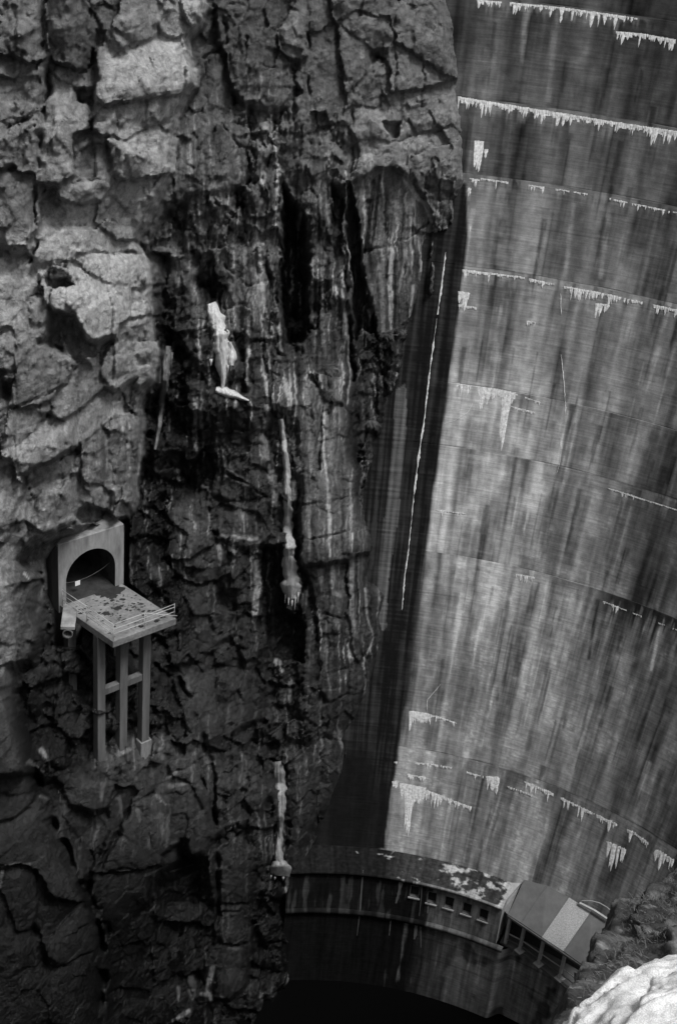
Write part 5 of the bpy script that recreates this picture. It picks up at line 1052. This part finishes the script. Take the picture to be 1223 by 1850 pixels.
ice_thing('frozen_seep', 'tapering grey ice streak ending on a bright ice-capped rock knob', [([(500,1376),(505,1410),(507,1450),(506,1500),(503,1530),(504,1555)], [10,11,9,5,6,8], .3), ([(504,1555),(505,1570),(504,1582)], [10,17,20], .5)], [(490,1580,8),(497,1583,7),(512,1583,8)], .42, 3)
ice_thing('frozen_seep', 'thin dull ice curtain in the dark gully beside the pale buttress', [([(303,625),(299,680),(292,740),(281,812)], [6,7,5,3], .2)], [(305,640,22),(308,640,26),(311,638,24)], .22, 4)

# ================================================================ DRY SHRUBS on the wall
def shrub(x, y, n, size, label, name='dry_shrub', up=.6, seed=0):
    rg = np.random.default_rng(seed); b0 = surf(x, y); r = empty(name); tag(r, label, 'shrub', 'dry shrubs on the rock wall')
    g = MB()
    for i in range(n):
        d = np.array([rg.normal()*.8, -abs(rg.normal())*.6, up+rg.normal()*.5]); d /= np.linalg.norm(d); p = b0+np.array([rg.normal()*.25, -.05, rg.normal()*.06])*size; pts = [tuple(p)]
        for k in range(3): p = p+d*size*rg.uniform(.2, .45); d = d+np.array([rg.normal()*.3, rg.normal()*.3, -.22]); d /= np.linalg.norm(d); pts.append(tuple(p))
        g.tube(pts, [.014, .011, .008, .004], 3)
    g.build('twigs', M['twig'], r)
shrub(588, 665, 150, 1.0, 'dry twiggy shrub on top of the central rock rib', seed=1)
shrub(600, 705, 70, .8, 'dead drooping shrub on the face of the central rock rib', up=-.4, seed=2)
shrub(700, 605, 90, .45, 'dark scrubby shrub on the ledge under the streaked slab', seed=3)
shrub(725, 600, 40, .3, 'small dry tuft at the outer end of the rock ledge', seed=4)
shrub(535, 590, 90, .9, 'dark bush growing in the black cleft', seed=5)
shrub(672, 760, 80, .5, 'hanging dry stems below the rock ledge beside the dam', up=-.9, seed=6)

# ================================================================ NEAR SIDE: hillside, foreground boulder, far canyon wall
EDGE = [(1223,1572,64),(1180,1592,60),(1150,1620,57),(1120,1640,54),(1100,1668,51),(1083,1690,48),(1078,1715,46),(1055,1745,43),(1052,1762,41),(1030,1790,38),(1015,1820,35),(1000,1860,32),(985,1920,28),(975,2000,23),(985,2120,18),(1010,2300,13)]
E3 = np.concatenate([at_depth([e[:2] for e in EDGE], [e[2] for e in EDGE]), [[4.5, -1.5, -9.0], [4.0, -14, -9], [2.0, -40, -9]]])
E3 = np.concatenate([[E3[0]+np.array([6.0, 14.5, -9.0]), E3[0]+np.array([2.4, 6.5, -4.0])], E3])
cu = np.concatenate([[0], np.cumsum(np.linalg.norm(np.diff(E3, axis=0), axis=1))])
us = np.concatenate([np.arange(0, 62, .16), np.arange(62, cu[-1], 1.5)])
C3 = np.stack([np.interp(us, cu, E3[:, k]) for k in range(3)], -1)
vs = np.concatenate([np.linspace(-70, -6, 22), np.linspace(-5.7, 0, 24), np.linspace(.14, 9, 66), np.linspace(10, 27, 14)])
UU, VV = np.meshgrid(us, vs)
outd = np.array([.78, -.42, .46]); outd2 = np.array([.34, -.2, .92])  # unseen upper slope made steep and tall to narrow the sky
Pv = np.where(VV[..., None] >= 0, C3[None]+np.minimum(VV, 11)[..., None]*outd+np.maximum(VV-11, 0)[..., None]*outd2, C3[None]+np.abs(VV)[..., None]*np.array([-.10, -.02, -1.0]))
rnd = np.sqrt(1+np.minimum(np.abs(VV), 3)**2)-1
f1, f2, cI, vx, vy = voro(UU/3.4+.35*fbm(UU/2, VV/2, 4, 700), VV/1.5+.35*fbm(UU/2, VV/2, 4, 702), 701)
hgt = ((h1(cI, 3)-.4)*.7-(1-sstep(0, .2, f2-f1))*.2+vy*(h1(cI, 4)-.5)*.8+vx*(h1(cI, 6)-.5)*.8)*(1-.7*sstep(-.02, .12, fbm(UU/3.2, VV/2.2, 4, 711)+.10))+.95*fbm(UU/4.5, VV/3.5, 6, 705, .55)
amp = sstep(70, 30, UU)*.9+.3
nrm = np.array([-.45, -.1, .88])
Pv = Pv + (hgt*amp)[..., None]*nrm - (.0*rnd)[..., None]
hill = empty('hillside'); tag(hill, kind='structure', label='near slope of the gorge, dark lichened rock with dry grass')
grassy = sstep(-.02, .12, fbm(UU/3.2, VV/2.2, 4, 711)+.10)
ht = (.13*(1-grassy)+.07*grassy)*(1+.5*fbm(UU/1.2, VV/1.2, 5, 715)); ht = ht*(1-sstep(.25, .4, fbm(UU/1.1, VV/1.1, 5, 719)))+.3*sstep(.25, .4, fbm(UU/1.1, VV/1.1, 5, 719))
mesh_np('slope', Pv.reshape(-1, 3), grid_quads(*UU.shape).reshape(-1, 4), M['hill'], hill, {'tone': ht.ravel(), 'wet': np.zeros(ht.size)})
# dry grass on it
idx = np.where((VV > .3) & (VV < 8) & (UU > 8) & (UU < 62) & (grassy > .5))
rg = np.random.default_rng(9); pick = rg.choice(len(idx[0]), 11000); base = Pv[idx[0][pick], idx[1][pick]]+rg.normal(size=(11000, 3))*.12
ln = rg.uniform(.12, .34, 11000)[:, None]; dr = np.stack([rg.normal(size=11000)*.5-.25, rg.normal(size=11000)*.5-.2, np.full(11000, .8)], -1); dr /= np.linalg.norm(dr, axis=1)[:, None]
sd = np.cross(dr, rg.normal(size=(11000, 3))); sd /= np.linalg.norm(sd, axis=1)[:, None]
bot = base-dr*.05; mid = base+dr*ln*.6; tip = base+dr*ln+np.array([-.06, -.05, -.12])*ln
GV = np.stack([bot-sd*.012, bot+sd*.012, mid+sd*.009, mid-sd*.009, tip], 1).reshape(-1, 3)
k5 = np.arange(11000)*5; gq = np.concatenate([np.stack([k5, k5+1, k5+2], -1), np.stack([k5, k5+2, k5+3], -1), np.stack([k5+3, k5+2, k5+4], -1)])
o = mesh_np('dry_grass', GV, gq, M['lichen'], None, smooth=False); tag(o, 'dry dark grass covering the near slope', 'grass', kind='stuff')
# foreground boulder
bc = at_depth([(1303,2030)], [13.0])[0]; nth, nph = 240, 150
A1, A2 = np.meshgrid(np.linspace(0, 2*math.pi, nth), np.linspace(.02, math.pi-.02, nph))
D3 = np.stack([np.sin(A2)*np.cos(A1), np.sin(A2)*np.sin(A1), np.cos(A2)], -1)
def n3(P, s, o, seed): return (fbm(P[..., 0]*s+P[..., 2]*s*.7, P[..., 1]*s-P[..., 2]*s*.6, o, seed)+fbm(P[..., 1]*s+3, P[..., 2]*s+7, o, seed+5)+fbm(P[..., 2]*s, P[..., 0]*s+9, o, seed+9))/1.7
rb = 1.48*(1+.16*n3(D3, 1.3, 3, 801)+.07*n3(D3, 4, 4, 811)+.02*n3(D3, 14, 4, 821))
seam_ = D3[..., 0]*.5+D3[..., 1]*.6-D3[..., 2]*.6+.2*n3(D3, 2, 3, 831); rb -= .05*np.exp(-((seam_-.05)/.03)**2)+.04*np.exp(-((seam_-.4)/.025)**2)
vf1, vf2, vc, _a, _b = voro(D3[..., 0]*1.7+D3[..., 2]*1.1+.2*n3(D3, 3, 3, 841), D3[..., 1]*1.7-D3[..., 2]*1.3, 843); rb += .10*(h1(vc, 3)-.5)*sstep(0, .12, vf2-vf1) - .04*(1-sstep(0, .06, vf2-vf1)) + .16*_a*(h1(vc, 4)-.5) + .16*_b*(h1(vc, 5)-.5)
BVt = bc+D3*rb[..., None]*np.array([1.15, 1.0, .95])
o = mesh_np('boulder', BVt.reshape(-1, 3), grid_quads(*A1.shape).reshape(-1, 4), M['boulder']); tag(o, 'large bright pale boulder on the near slope', 'boulder')
# river
WZ = -82.0
g = MB(); g.poly([(-120, -80, WZ), (70, -80, WZ), (70, 110, WZ), (-120, 110, WZ)]); o = g.build('river', M['water']); tag(o, kind='structure', label='black water in the bottom of the gorge')
